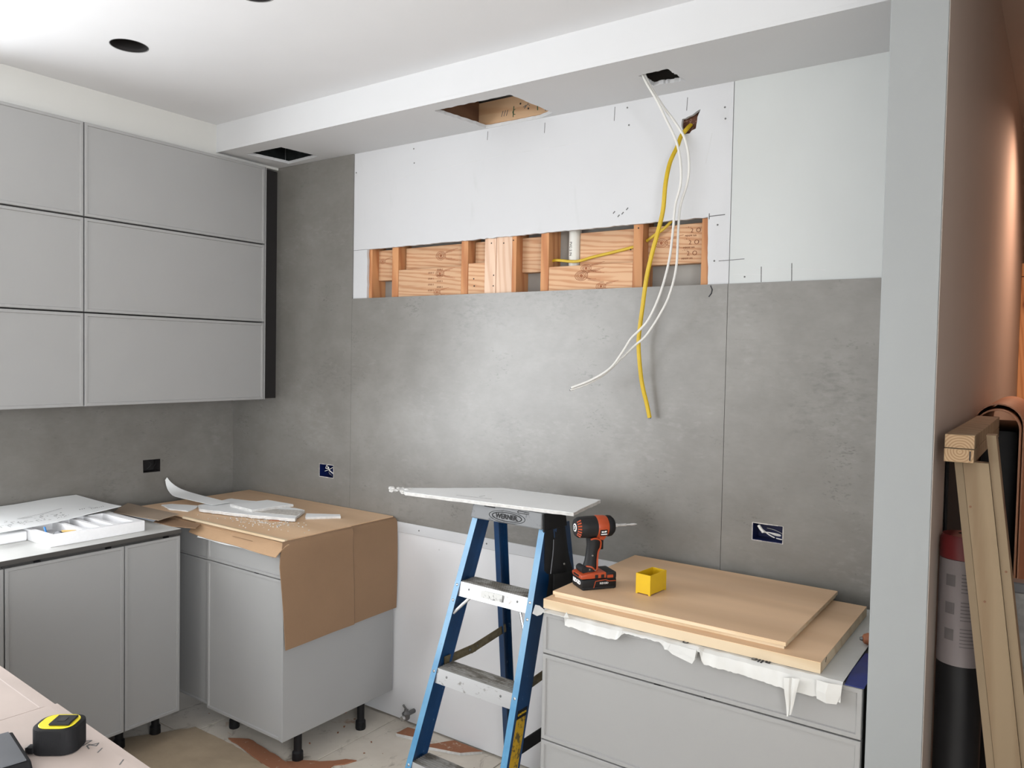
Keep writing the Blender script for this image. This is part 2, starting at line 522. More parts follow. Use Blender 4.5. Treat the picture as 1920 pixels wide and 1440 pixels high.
def thing(name, label, cat, loc=(0, 0, 0), rotz=0.0, group=None, local=False, kind=None):
    o = bpy.data.objects.new(name, None)
    o.empty_display_size = 0.05
    o.location = loc
    o.rotation_euler = (0, 0, rotz)
    COL.objects.link(o)
    if local:
        LOCAL.add(o.name)
    return finish(o, label, cat, group, kind)

def obj(name, bm, mat, parent=None, smooth=False, label=None, cat=None, group=None, kind=None, angle=35):
    bmesh.ops.remove_doubles(bm, verts=bm.verts, dist=1e-6)
    bmesh.ops.recalc_face_normals(bm, faces=bm.faces)
    me = bpy.data.meshes.new(name)
    if parent:
        rt_ = root_of(parent)
        if rt_.name not in LOCAL:
            bmesh.ops.translate(bm, verts=bm.verts, vec=-rt_.location)
        loc = V((0, 0, 0))
    else:
        lo = V([min(v.co[i] for v in bm.verts) for i in range(3)])
        hi = V([max(v.co[i] for v in bm.verts) for i in range(3)])
        loc = V(((lo.x + hi.x) / 2, (lo.y + hi.y) / 2, lo.z))
        bmesh.ops.translate(bm, verts=bm.verts, vec=-loc)
    if smooth:
        for f in bm.faces:
            f.smooth = True
        ca = math.radians(angle)
        for e in bm.edges:
            if len(e.link_faces) == 2 and e.calc_face_angle(0) > ca:
                e.smooth = False
    bm.to_mesh(me)
    bm.free()
    for m in (mat if isinstance(mat, (list, tuple)) else [mat]):
        me.materials.append(MATS[m])
    o = bpy.data.objects.new(name, me)
    COL.objects.link(o)
    o.location = loc
    if parent:
        o.parent = parent
    return finish(o, label, cat, group, kind)

def cut(o, cutters):
    """cutters: bmeshes in world coordinates, subtracted from a mesh object"""
    tmp = []
    base = root_of(o).location if o.parent else o.location
    for c in cutters:
        bmesh.ops.recalc_face_normals(c, faces=c.faces)
        bmesh.ops.translate(c, verts=c.verts, vec=-base)
        me = bpy.data.meshes.new('cutter'); c.to_mesh(me); c.free()
        me.materials.append(MATS['gypsum'])
        co = bpy.data.objects.new('cutter', me); COL.objects.link(co)
        co.location = base
        md = o.modifiers.new('cut', 'BOOLEAN'); md.object = co; md.operation = 'DIFFERENCE'; md.solver = 'EXACT'
        tmp.append(co)
    bpy.context.view_layer.update()
    dg = bpy.context.evaluated_depsgraph_get()
    me2 = bpy.data.meshes.new_from_object(o.evaluated_get(dg))
    o.modifiers.clear()
    o.data = me2
    for co in tmp:
        bpy.data.objects.remove(co)
    return o

def text_bm(body, size, origin, xdir, ydir, depth=0.0006, bold=0.0, align='CENTER'):
    cu = bpy.data.curves.new('lettering', 'FONT')
    cu.body = body; cu.size = size; cu.align_x = align; cu.align_y = 'CENTER'
    cu.extrude = depth; cu.offset = bold; cu.resolution_u = 2
    to = bpy.data.objects.new('lettering', cu); COL.objects.link(to)
    bpy.context.view_layer.update()
    me = bpy.data.meshes.new_from_object(to.evaluated_get(bpy.context.evaluated_depsgraph_get()))
    bpy.data.objects.remove(to)
    bm = bmesh.new(); bm.from_mesh(me)
    bpy.data.meshes.remove(me)
    x, y = V(xdir).normalized(), V(ydir).normalized()
    xf(bm, basis(origin, x, y, x.cross(y)))
    return bm

def stroke(pts, width, thick, normal):
    """thin flat pencil stroke along pts, raised 'thick' along normal"""
    bm = bmesh.new()
    n = V(normal).normalized()
    for a, b in zip(pts[:-1], pts[1:]):
        a, b = V(a), V(b)
        d = (b - a)
        if d.length < 1e-6:
            continue
        s = d.normalized().cross(n) * width / 2
        e = d.normalized() * width * 0.3
        add_prism(bm, [a - e - s, b + e - s, b + e + s, a - e + s], n * thick)
    bmesh.ops.recalc_face_normals(bm, faces=bm.faces)
    return bm

def merge(*bms):
    out = bmesh.new()
    for b in bms:
        me = bpy.data.meshes.new('m'); b.to_mesh(me); b.free()
        out.from_mesh(me); bpy.data.meshes.remove(me)
    return out

def struct(name, bm, mat, parent=None, smooth=False):
    return obj(name, bm, mat, parent, smooth, kind=None if parent else 'structure')

# ================================================================== STRUCTURE
ZC, ZS = 2.685, 2.558          # ceiling, soffit underside
XB, YF = 0.3588, -0.352        # bulkhead face, soffit face
ZG, ZW = 1.8908, 0.8907        # top of grey panels, top of low wall board
XSM = 2.692                    # vertical panel joint
XC0, XC1, YC = 3.2747, 3.390, -0.640   # partition end (column)

floor = struct('floor', box((-0.15, -5.65, -0.06), (6.6, 3.6, -0.004)), 'dusty_floor')
rnd = random.Random(3)
tiles_x = [0.02, 0.62, 1.22, 1.82, 2.42, 3.02, 3.62]
tiles_y = [-1.96, -1.31, -0.66, -0.005]
for i in range(len(tiles_x) - 1):
    for j in range(len(tiles_y) - 1):
        g = 0.0025
        struct('floor_tile', box((tiles_x[i] + g, tiles_y[j] + g, -0.004), (tiles_x[i + 1] - g, tiles_y[j + 1] - g, 0.0), 0.001, 1), 'dusty_floor', floor)

cb_ = bmesh.new()
add_prism(cb_, [(-0.15, -5.65, ZC), (6.6, -5.65, ZC), (6.6, -0.64, ZC), (3.39, -0.64, ZC), (3.39, 0.13, ZC), (-0.15, 0.13, ZC)], (0, 0, 0.014))
ceil = struct('ceiling', cb_, 'ceiling_paint')
cut(ceil, [lathe((0.933, -1.08, ZC - 0.05), (0, 0, 1), [(0, 0.060), (0.1, 0.060)], 40),
           lathe((1.640, -1.092, ZC - 0.05), (0, 0, 1), [(0, 0.060), (0.1, 0.060)], 40)])
struct('ceiling_hall', box((3.275, -0.64, 2.901), (4.45, 3.6, 2.95)), 'hall_dim_paint')

# soffit board shell
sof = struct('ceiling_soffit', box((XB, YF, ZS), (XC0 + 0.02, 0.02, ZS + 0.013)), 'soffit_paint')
hole_l = [(0.459, -0.260, 0), (0.701, -0.254, 0), (0.725, -0.055, 0), (0.484, -0.034, 0)]
hole_m = [(1.634, -0.284, 0), (1.985, -0.281, 0), (2.005, -0.030, 0), (1.95, -0.008, 0), (1.93, 0.0035, 0), (1.690, 0.0035, 0), (1.671, -0.004, 0)]
hole_r = [(2.448, -0.208, 0), (2.550, -0.214, 0), (2.559, -0.086, 0), (2.450, -0.098, 0)]
cz = ZS - 0.03
cut(sof, [prism([(p[0], p[1], cz) for p in jag(hole_l, 0.012, 0.0016, 1)], (0, 0, 0.08)),
          prism([(p[0], p[1], cz) for p in jag(hole_m, 0.012, 0.0026, 2)], (0, 0, 0.08)),
          prism([(p[0], p[1], cz) for p in jag(hole_r, 0.008, 0.0042, 3)], (0, 0, 0.08))])
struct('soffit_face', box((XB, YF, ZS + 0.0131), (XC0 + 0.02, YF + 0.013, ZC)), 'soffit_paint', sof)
# framing inside the soffit
j = struct('joist', box((0.80, -0.0015, ZS + 0.0135), (2.30, 0.036, ZS + 0.105)), 'pine_joist', sof)
for q in (1.592, 2.255):
    struct('soffit_stud', box((q, YF + 0.014, ZS + 0.0135), (q + 0.038, -0.002, ZS + 0.112)), 'pine_dark', sof)
obj('pencil_mark', merge(
    stroke([(1.918, -0.002, 2.590), (1.916, -0.002, 2.618), (1.917, -0.002, 2.640)], 0.0035, 0.0008, (0, -1, 0))), 'green_pencil', j)
obj('pencil_mark', merge(
    stroke([(1.802, -0.002, 2.582), (1.805, -0.002, 2.622)], 0.003, 0.0008, (0, -1, 0)),
    stroke([(1.812 + 0.012 * math.cos(a * PI / 6), -0.002, 2.600 + 0.010 * math.sin(a * PI / 6)) for a in range(3, 10)], 0.0022, 0.0008, (0, -1, 0))), 'green_pencil', j)
obj('pencil_mark', merge(*[stroke([(1.745 + k * 0.012, -0.002, 2.592), (1.752 + k * 0.012, -0.002, 2.613)], 0.002, 0.0008, (0, -1, 0)) for k in range(3)],
    stroke([(1.850, -0.002, 2.612), (1.862, -0.002, 2.618), (1.856, -0.002, 2.606), (1.872, -0.002, 2.622), (1.880, -0.002, 2.612)], 0.0018, 0.0008, (0, -1, 0))), 'pencil', j)
for kx, kz in ((1.836, 2.628), (1.874, 2.603), (1.955, 2.585)):
    obj('knot_hole', lathe((kx, -0.001, kz), (0, -1, 0), [(0, 0.004), (0.001, 0.004)], 10), 'near_black', j)

# left wall with the side window opening, bulkhead over the wall cabinets
wl = bmesh.new()
add_box(wl, (-0.13, -1.50, 0), (-0.006, 0.13, ZC))
add_box(wl, (-0.13, -3.30, 0), (-0.006, -1.50, 0.90))
add_box(wl, (-0.13, -3.30, 2.34), (-0.006, -1.50, ZC))
add_box(wl, (-0.13, -3.45, 0), (-0.006, -3.30, ZC)); add_box(wl, (-0.13, -5.65, 0), (-0.006, -4.95, ZC))
add_box(wl, (-0.13, -4.95, 0), (-0.006, -3.45, 0.60)); add_box(wl, (-0.13, -4.95, 2.40), (-0.006, -3.45, ZC))
wall_left = struct('wall_left', wl, 'room_paint')
lp = struct('wall_panel', box((-0.006, -1.495, 0.86), (0.0, 0.0, ZC - 0.15)), 'concrete_laminate', wall_left)
cut(lp, [prism([(-0.04, -0.498, 1.040), (-0.04, -0.410, 1.038), (-0.04, -0.410, 1.101), (-0.04, -0.500, 1.102)], (0.08, 0, 0))])
cut(wall_left, [prism([(-0.08, -0.505, 1.034), (-0.08, -0.404, 1.032), (-0.08, -0.404, 1.107), (-0.08, -0.506, 1.108)], (0.12, 0, 0))])
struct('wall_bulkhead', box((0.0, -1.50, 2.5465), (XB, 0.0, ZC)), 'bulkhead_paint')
wf = bmesh.new()
for a, b in (((-0.10, -1.54, 0.94), (-0.04, -1.50, 2.30)), ((-0.10, -3.30, 0.94), (-0.04, -3.26, 2.30)), ((-0.10, -2.42, 0.94), (-0.04, -2.38, 2.30)), ((-0.10, -3.30, 0.90), (-0.04, -1.50, 0.94)), ((-0.10, -3.30, 2.30), (-0.04, -1.50, 2.34))):
    add_box(wf, a, b)
struct('window_1', wf, 'soffit_paint')

# other walls of the room and hall (behind the camera or past the partition)
struct('wall_front', box((-0.13, -5.65, 0), (6.6, -5.50, ZC)), 'room_paint')
wr = bmesh.new()
add_box(wr, (6.5, -5.5, 0), (6.6, -5.40, ZC)); add_box(wr, (6.5, -2.80, 0), (6.6, -0.64, ZC))
add_box(wr, (6.5, -5.40, 0), (6.6, -2.80, 1.0)); add_box(wr, (6.5, -5.40, 2.40), (6.6, -2.80, ZC))
struct('wall_right', wr, 'room_paint')
ww = bmesh.new()
for yy in (-4.95, -4.22, -3.49):
    add_box(ww, (-0.10, yy, 0.60), (-0.04, yy + 0.04, 2.40))
struct('added_window_left', ww, 'soffit_paint')  # frame of the unseen window added for the left fill light
ww = bmesh.new()
for yy in (-5.40, -4.12, -2.84):
    add_box(ww, (6.53, yy, 1.0), (6.58, yy + 0.04, 2.40))
struct('added_window_right', ww, 'soffit_paint')  # frame of the unseen window added for the right fill light
struct('wall_partition', box((XC0, YC, 0), (XC1, 3.45, 2.90), 0.002, 1), 'column_paint')
struct('hall_tone_layer', box((XC1, YC + 0.001, 0), (XC1 + 0.001, 3.40, 2.90)), 'hall_dim_paint', bpy.data.objects['wall_partition'])  # thin added layer that carries the hall's dim tone
struct('wall_hall_blocker', box((4.35, -2.15, 0), (4.45, 3.6, ZC)), 'hall_dim_paint')  # unseen wall added to shade the column, drawers and hall from the right window
struct('wall_hall_upper', box((4.35, -0.64, ZC + 0.015), (4.45, 3.6, 2.90)), 'hall_dim_paint')
struct('wall_hall_end', box((3.392, 3.46, 0), (4.349, 3.56, 2.90)), 'hall_dim_paint')
struct('wall_return', box((4.451, -0.74, 0), (6.6, -0.64, ZC)), 'room_paint')
struct('trim_header', box((3.392, -0.64, ZC + 0.015), (4.349, -0.60, 2.90)), 'room_paint')

# ------------------------------------------------------------------ back wall: cavity, framing, boards
wb = struct('wall_back', box((-0.15, 0.108, 0), (XC0, 0.125, ZC)), 'cavity_paper')
def wpart(name, lo, hi, mat, bevel=0.0):
    return struct(name, box(lo, hi, bevel, 1), mat, wb)
S0, S1 = 0.0195, 0.1075
for x0, x1, m in ((0.972, 1.009, 'pine_upright'), (1.134, 1.172, 'pine_upright'), (1.533, 1.569, 'pine_upright'),
                  (1.657, 1.7135, 'pine_light'), (1.7165, 1.794, 'pine_light'), (1.794, 1.815, 'pine_upright'), (1.932, 1.968, 'pine_upright'),
                  (2.330, 2.368, 'pine_upright'), (2.588, 2.626, 'pine_upright')):
    wpart('stud', (x0, S0, 1.62), (x1, S1 if x1 - x0 < 0.05 else S0 + 0.038, 2.50), m, 0.001)
flush = [(1.1725, 1.5325, 1.80, 2.012), (1.5695, 1.6565, 1.80, 2.020), (1.9685, 2.3295, 1.80, 1.985)]
for x0, x1, z0, z1 in flush:
    wpart('blocking', (x0, S0 + 0.002, z0), (x1, S0 + 0.038, z1), 'pine_along', 0.0015)
back = [(1.0095, 1.1335), (1.18, 1.5325), (1.575, 1.6565), (1.8155, 1.9315), (2.084, 2.3295), (2.3685, 2.5875)]
bl = []
for x0, x1 in back:
    bl.append(wpart('blocking', (x0, 0.061, 1.9735), (x1, 0.099, 2.1125), 'pine_along', 0.0015))
def knot(parent, x, y, z, r, seed, tailx=0.0):
    rr = random.Random(seed)
    parts = [lathe((x, y, z), (0, -1, 0), [(0, r * 0.42), (0.0004, r * 0.42)], 14)]
    for k, q in enumerate((0.7, 1.0, 1.35)):
        parts.append(stroke([(x + r * q * 1.25 * math.cos(a * PI / 9) + rr.uniform(-1, 1) * r * 0.06, y, z + r * q * 0.85 * math.sin(a * PI / 9) + rr.uniform(-1, 1) * r * 0.05) for a in range(19)], r * 0.13, 0.0003, (0, -1, 0)))
    for sgn in (-1, 1):
        for q in range(3):
            z1_ = z + sgn * r * (0.75 + 0.35 * q)
            parts.append(stroke([(x + r * (1.2 + 0.3 * q) , y, z1_ - sgn * r * 0.4), (x + r * (2.2 + q), y, z1_), (x + r * (4.0 + q), y, z1_ + sgn * r * 0.15)], r * 0.10, 0.0003, (0, -1, 0)))
    obj('knot', merge(*parts), 'knot_wood', parent)
flb = [o for o in wb.children if o.name.startswith('blocking')]
knot(flb[0], 1.415, S0 + 0.002, 1.985, 0.014, 1); knot(flb[0], 1.40, S0 + 0.002, 1.906, 0.011, 2)
knot(flb[2], 2.135, S0 + 0.002, 1.972, 0.013, 3); knot(flb[2], 2.115, S0 + 0.002, 1.945, 0.016, 6); knot(flb[2], 2.20, S0 + 0.002, 1.902, 0.012, 4)
knot(bl[0], 1.035, 0.061, 2.062, 0.010, 5); knot(bl[1], 1.385, 0.061, 2.068, 0.016, 7); knot(bl[5], 2.420, 0.061, 2.052, 0.014, 8)
# stamps printed on the boards
def stamps(parent, items, y):
    ms = []
    for txt, size, x, z in items:
        ms.append(text_bm(txt, size, (x, y, z), (1, 0, 0), (0, 0, 1), 0.0004))
    obj('grade_stamp', merge(*ms), 'stamp_ink', parent)
its = []
for k, z in enumerate((2.083, 2.042, 2.004)):
    xo = 2.535 - k * 0.006
    its += [('2', 0.022, xo, z + 0.004), ('O', 0.024, xo + 0.024, z + 0.004), ('- = ~', 0.010, xo - 0.012, z + 0.017), ('M/NW AA', 0.0095, xo - 0.004, z - 0.013)]
stamps(bl[5], its, 0.0606)
blk = [o for o in wb.children if o.name.startswith('blocking')][0]
stamps(blk, [('STUD 2', 0.010, 1.365 + (0.05 if k % 2 else 0), 1.915 + 0.0125 * k) for k in range(8)], S0 + 0.0015)
# drain pipe in the cavity
pipe = obj('drain_pipe', lathe((2.05, 0.082, 1.62), (0, 0, 1), [(0, 0.0245), (0.90, 0.0245)], 24), 'pvc_white', None, True,
           label='white plastic pipe standing upright between the studs in the wall opening', cat='pipe')
obj('lettering', text_bm('PVC 2 IN', 0.014, (2.044, 0.0572, 2.055), (0, 0, -1), (1, 0, 0), 0.0004), 'print_grey', pipe)
# screws on studs
for x, z in ((1.690, 2.096), (1.752, 2.092), (1.704, 1.965), (1.703, 1.922), (1.800, 2.10), (1.600, 1.955), (1.604, 1.925), (2.349, 2.105), (2.32, 2.03)):
    obj('nail_head', lathe((x, S0 + 0.0005 if x != 1.600 else S0 + 0.002, z), (0, -1, 0), [(0, 0.003), (0.001, 0.003)], 8), 'near_black', wb)

# white board of the removed hood area, with the ragged opening
dA = struct('drywall_panel', box((0.9005, 0.006, ZG), (XSM - 0.0012, 0.019, ZS + 0.001)), 'drywall_white', wb)
op = [(0.992, -0.02, ZG - 0.05), (2.618, -0.02, ZG - 0.05), (2.620, -0.02, 1.90), (2.616, -0.02, 2.03), (2.612, -0.02, 2.119), (1.53, -0.02, 2.114), (0.990, -0.02, 2.1135)]
hole = [(2.510, -0.02, 2.462), (2.548, -0.02, 2.470), (2.576, -0.02, 2.486), (2.564, -0.02, 2.448), (2.560, -0.02, 2.424), (2.538, -0.02, 2.410), (2.512, -0.02, 2.414)]
opj = jag(op, 0.016, 0.0018, 5, 'xz')
for p in opj:
    if p.z < ZG - 0.02:
        p.z = ZG - 0.05
cut(dA, [prism(opj, (0, 0.06, 0)), prism(jag(hole, 0.010, 0.0026, 6, 'xz'), (0, 0.06, 0))])
struct('torn_edge', box((2.500, 0.030, 2.40), (2.585, 0.036, 2.50)), 'hole_fibre', wb)
struct('board_seam', stroke([(0.9005, 0.0059, 2.1135), (0.991, 0.0059, 2.1135)], 0.0016, 0.0004, (0, -1, 0)), 'pencil', dA)
dB = struct('drywall_panel', box((XSM + 0.0012, 0.006, ZG), (XC0, 0.019, ZS + 0.001)), 'drywall_primed', wb)
struct('seam_strip', box((XSM - 0.02, 0.0192, ZG), (XSM + 0.02, 0.022, ZS)), 'pencil', wb)
# grey laminate wall panels
gp1 = struct('wall_panel', box((0.0, 0.0, 0.86), (0.8995, 0.0185, ZS - 0.001)), 'concrete_laminate', wb)
cut(gp1, [prism([(0.688, -0.02, 1.037), (0.786, -0.02, 1.041), (0.785, -0.02, 1.102), (0.687, -0.02, 1.099)], (0, 0.06, 0))])
gp2 = struct('wall_panel', box((0.9005, 0.0, ZW), (XSM - 0.0008, 0.0185, ZG)), 'concrete_laminate', wb)
gp3 = struct('wall_panel', box((XSM + 0.0008, 0.0, 0.86), (XC0, 0.0185, ZG)), 'concrete_laminate', wb)
cut(gp3, [prism([(2.798, -0.02, 1.049), (2.897, -0.02, 1.050), (2.895, -0.02, 1.106), (2.797, -0.02, 1.105)], (0, 0.06, 0))])
# low white wall board and its top batten
struct('drywall_panel', box((0.0, 0.004, 0.004), (2.70, 0.0185, ZW - 0.004)), 'low_board_white', wb)
bat = struct('batten', box((1.198, -0.004, 0.846), (2.70, 0.0038, ZW), 0.0012, 1), 'drywall_white', wb)
for x, z in ((1.34, 0.868), (1.71, 0.868), (2.10, 0.868)):
    obj('screw_head', lathe((x, -0.004, z), (0, -1, 0), [(0, 0.0035), (0.0008, 0.0035)], 10), 'pencil', bat)
for x, z in ((1.45, 0.80), (1.62, 0.815)):
    obj('screw_dimple', lathe((x, 0.004, z), (0, -1, 0), [(0, 0.003), (0.0006, 0.003)], 10), 'faint_pencil', wb)

# pencil marks, screw heads and scuffs on the white boards
def mk(parent, pts, wd=0.0022, m='pencil', y=0.006):
    obj('pencil_mark', stroke([(x, y, z) for x, z in pts], wd, 0.0004, (0, -1, 0)), m, parent)
for x, z0, z1 in ((1.670, 2.513, 2.546), (1.946, 2.500, 2.538), (2.248, 2.499, 2.548), (2.527, 2.490, 2.533)):
    mk(dA, [(x, z0), (x + 0.002, z1)])
mk(dA, [(2.618, 2.1205), (2.640, 2.1215), (2.672, 2.1222)], 0.003)
mk(dA, [(2.618, 2.112), (2.618, 2.130)], 0.003)
mk(dA, [(2.656, 1.969), (2.690, 1.9695)], 0.0022)
mk(dB, [(2.694, 1.9695), (2.742, 1.971)], 0.0022)
mk(dB, [(2.800, 1.893), (2.799, 1.942)], 0.0024)
mk(dB, [(2.897, 1.893), (2.896, 1.948)], 0.0024)
mk(dB, [(2.70, 1.921), (2.76, 1.920), (2.82, 1.914)], 0.0014, 'faint_pencil')
mk(dB, [(2.77, 1.934), (2.85, 1.933), (2.93, 1.928), (3.0, 1.922)], 0.0014, 'faint_pencil')
mk(dA, [(0.95, 2.40), (1.35, 2.425), (1.75, 2.44), (2.1, 2.44)], 0.0012, 'faint_pencil')
mk(dA, [(2.62, 2.40), (2.60, 2.30)], 0.0012, 'faint_pencil')
for x, z in ((2.253, 2.164), (2.272, 2.150), (2.288, 2.158), (2.306, 2.172)):
    mk(dA, [(x, z), (x + 0.006, z + 0.006)], 0.004)
for bx_, bz in ((1.268, 2.532), (1.272, 2.470), (2.300, 2.537), (2.308, 2.474), (2.662, 2.478), (0.912, 2.471), (2.665, 2.44), (2.648, 2.09), (2.64, 1.97)):
    obj('screw_head', lathe((bx_, 0.006, bz), (0, -1, 0), [(0, 0.0034), (0.0006, 0.0034)], 8), 'pencil', dA)
    rr = random.Random(int(bx_ * 997 + bz * 31))
    for k in range(4):
        a, b = bx_ + rr.uniform(-0.02, 0.028), bz + rr.uniform(-0.016, 0.012)
        mk(dA, [(a, b), (a + rr.uniform(-0.012, 0.012), b + rr.uniform(-0.007, 0.007))], 0.0014, 'faint_pencil')
for k in range(14):
    rr = random.Random(90 + k)
    a, b = (2.645 + rr.uniform(-0.02, 0.035), 2.01 + rr.uniform(-0.10, 0.03)) if k < 9 else (0.945 + rr.uniform(-0.03, 0.03), 1.94 + rr.uniform(-0.03, 0.06))
    mk(dA, [(a, b), (a + rr.uniform(-0.006, 0.006), b + rr.uniform(-0.006, 0.006))], 0.0018, 'faint_pencil')
obj('pencil_mark', stroke([(2.632, -0.0001, 1.886), (2.638, -0.0001, 1.873), (2.635, -0.0001, 1.860), (2.627, -0.0001, 1.850)], 0.004, 0.0004, (0, -1, 0)), 'ink', gp2)
obj('screw_head', lathe((2.745, 0.006, 1.912), (0, -1, 0), [(0, 0.003), (0.0006, 0.003)], 8), 'pencil', dB)

# ================================================================== WALL CABINETS (left wall)
def cab_door(parent, name, x, y0, y1, z0, z1, t=0.019):
    """door facing +x, from y0 to y1 (y0<y1)"""
    bm = add_door(bmesh.new(), y1 - y0, z1 - z0, t)
    # local x -> +y, local y(back) -> -x, z up
    xf(bm, basis((x, y0, z0), (0, 1, 0), (-1, 0, 0), (0, 0, 1)))
    return obj(name, bm, 'cabinet_lacquer', parent)

def front_y(parent, name, y, x0, x1, z0, z1, t=0.019, mat='cabinet_lacquer', rim=0.011):
    bm = add_door(bmesh.new(), x1 - x0, z1 - z0, t, rim)
    xf(bm, Matrix.Translation((x0, y, z0)))
    return obj(name, bm, mat, parent)

XU = 0.3965
rows = [1.4023, 1.7806, 2.1617, 2.5408]
rown = ['lowest', 'middle', 'top']
cols = [(-1.460, -0.9703, 'cut off by the left photo edge'), (-0.9703, -0.1045, 'beside the grey back wall')]
for ci, (ya, yb, cn) in enumerate(cols):
    for r in range(3):
        z0, z1 = rows[r], rows[r + 1]
        t = thing('wall_cabinet', '%s-row grey wall cabinet with thin-framed door, %s' % (rown[r], cn), 'cabinet', (0.19, (ya + yb) / 2, z0), group='grey wall cabinets')
        obj('carcass', box((0.001, ya + 0.001, z0 + 0.001), (XU - 0.0205, yb - 0.001, z1 - 0.001)), 'cabinet_carcass', t)
        cab_door(t, 'door', XU, ya + 0.003, yb - 0.0025, z0 + (0.0 if r == 0 else 0.003), z1 - 0.0035)
tc = thing('cabinet_end_panel', 'narrow grey end panel closing the right side of the wall cabinets', 'panel', (0.2, -0.1, 1.4023))
obj('panel', box((0.03, -0.1035, 1.4023), (XU, -0.0985, 2.5385), 0.0008, 1), 'cabinet_lacquer', tc)
obj('gap_shade_strip', box((0.300, -0.0983, 1.4035), (0.352, -0.0005, 2.5395)), 'near_black', None,
    label='near-black strip added in the shaded gap between wall cabinets and back wall', cat='shade strip')  # strip added to blacken the shaded gap beside the cabinets

# ================================================================== BASE CABINETS
def leg(parent, x, y, h=0.115):
    bm = bmesh.new()
    add_lathe(bm, (x, y, 0), (0, 0, 1), [(0, 0.021), (0.006, 0.0225), (0.035, 0.0215), (0.042, 0.016), (h, 0.016)], 18)
    obj('leg', bm, 'black_plastic', parent, True)

XL = 0.634
runs = [(-1.357, -0.9307, 'wide grey base cabinet under the foam tray on the left run', ((0.06, -1.30), (0.53, -1.30), (0.06, -0.99))),
        (-0.9307, -0.6932, 'narrow grey base cabinet at the inner end of the left run', ((0.507, -0.729), (0.507, -0.885), (0.06, -0.73))),
        (-1.90, -1.357, 'grey base cabinet only a sliver of which shows at the left photo edge', ((0.53, -1.84), (0.53, -1.42), (0.06, -1.84)))]
for y0, y1, lab, legs in runs:
    t = thing('base_cabinet', lab, 'cabinet', (0.32, (y0 + y1) / 2, 0), group='grey base cabinets')
    obj('carcass', box((0.001, y0 + 0.001, 0.1155), (XL - 0.021, y1 - 0.001, 0.872)), 'cabinet_carcass', t)
    d = cab_door(t, 'door', XL, y0 + 0.0025, y1 - 0.002, 0.124, 0.864)
    for yy in ((y0 + 0.11, y1 - 0.06) if y1 - y0 > 0.3 else (y1 - 0.06,)):
        obj('bumper', lathe((XL - 0.010, yy, 0.8645), (0, 1, 0), [(-0.010, 0.006), (0.010, 0.006)], 12), 'black_plastic', d)
    for lx, ly in legs:
        leg(t, lx, ly)
t = thing('worktop_board', 'pale grey thin worktop board with dark edge on the left base cabinets', 'worktop', (0.32, -1.3, 0.8735))
obj('board', box((0.002, -1.90, 0.8845), (XL + 0.006, -0.696, 0.8945)), 'worktop_sheet', t)
obj('edge_band', box((XL + 0.0062, -1.90, 0.8770), (XL + 0.0078, -0.696, 0.8935)), 'worktop_edge', t)
obj('underlay', box((0.002, -1.90, 0.8735), (XL - 0.002, -0.696, 0.8843)), 'near_black', t)

# back run: corner filler + cabinet + end panel
t = thing('corner_filler', 'narrow grey two-piece corner filler between left run and back run', 'filler panel', (0.66, -0.58, 0.12))
front_y(t, 'lower_panel', -0.592, 0.42, 0.6965, 0.124, 0.745, rim=0.007)
front_y(t, 'upper_panel', -0.592, 0.42, 0.6965, 0.7485, 0.868, rim=0.007)
t = thing('base_cabinet', 'grey base cabinet on black legs with cardboard hanging over its side', 'cabinet', (0.94, -0.3, 0), group='grey base cabinets')
obj('carcass', box((0.700, -0.5905, 0.1155), (1.178, -0.004, 0.872)), 'cabinet_carcass', t)
d = front_y(t, 'door', -0.6108, 0.6985, 1.181, 0.124, 0.7545)
obj('bumper', lathe((1.02, -0.6008, 0.755), (1, 0, 0), [(-0.012, 0.006), (0.012, 0.006)], 12), 'black_plastic', d)
front_y(t, 'drawer_front', -0.6108, 0.6985, 1.181, 0.7585, 0.868)
obj('end_panel', box((1.1815, -0.613, 0.124), (1.1955, -0.0055, 0.874), 0.001, 1), 'cabinet_lacquer', t)
for lx, ly in ((1.157, -0.505), (1.162, -0.166), (0.72, -0.490), (0.72, -0.10)):
    leg(t, lx, ly)

# drawer cabinet on the right
XD0, XD1, YD = 2.3944, 3.2639, -0.633
t = thing('drawer_cabinet', 'grey three-drawer base cabinet between the ladder and the partition', 'cabinet', (2.83, -0.3, 0))
obj('carcass', box((XD0 + 0.001, YD + 0.0205, 0.1155), (XD1 - 0.001, -0.006, 0.890)), 'cabinet_carcass', t)
obj('side_panel', box((XD0, YD + 0.002, 0.1155), (XD0 + 0.0008, -0.006, 0.890)), 'cabinet_lacquer', t)
f1 = front_y(t, 'drawer_front', YD, XD0, XD1, 0.7694, 0.8885)
f2 = front_y(t, 'drawer_front', YD, XD0, XD1, 0.5140, 0.7655)
f3 = front_y(t, 'drawer_front', YD, XD0, XD1, 0.1240, 0.5100)
for bx_ in (2.757, 2.896):
    obj('bumper', lathe((bx_, YD + 0.008, 0.7665), (1, 0, 0), [(-0.008, 0.0065), (0.008, 0.0065)], 12), 'black_plastic', f2)
for lx, ly in ((2.44, -0.56), (3.22, -0.56), (2.44, -0.06), (3.22, -0.06)):
    leg(t, lx, ly)

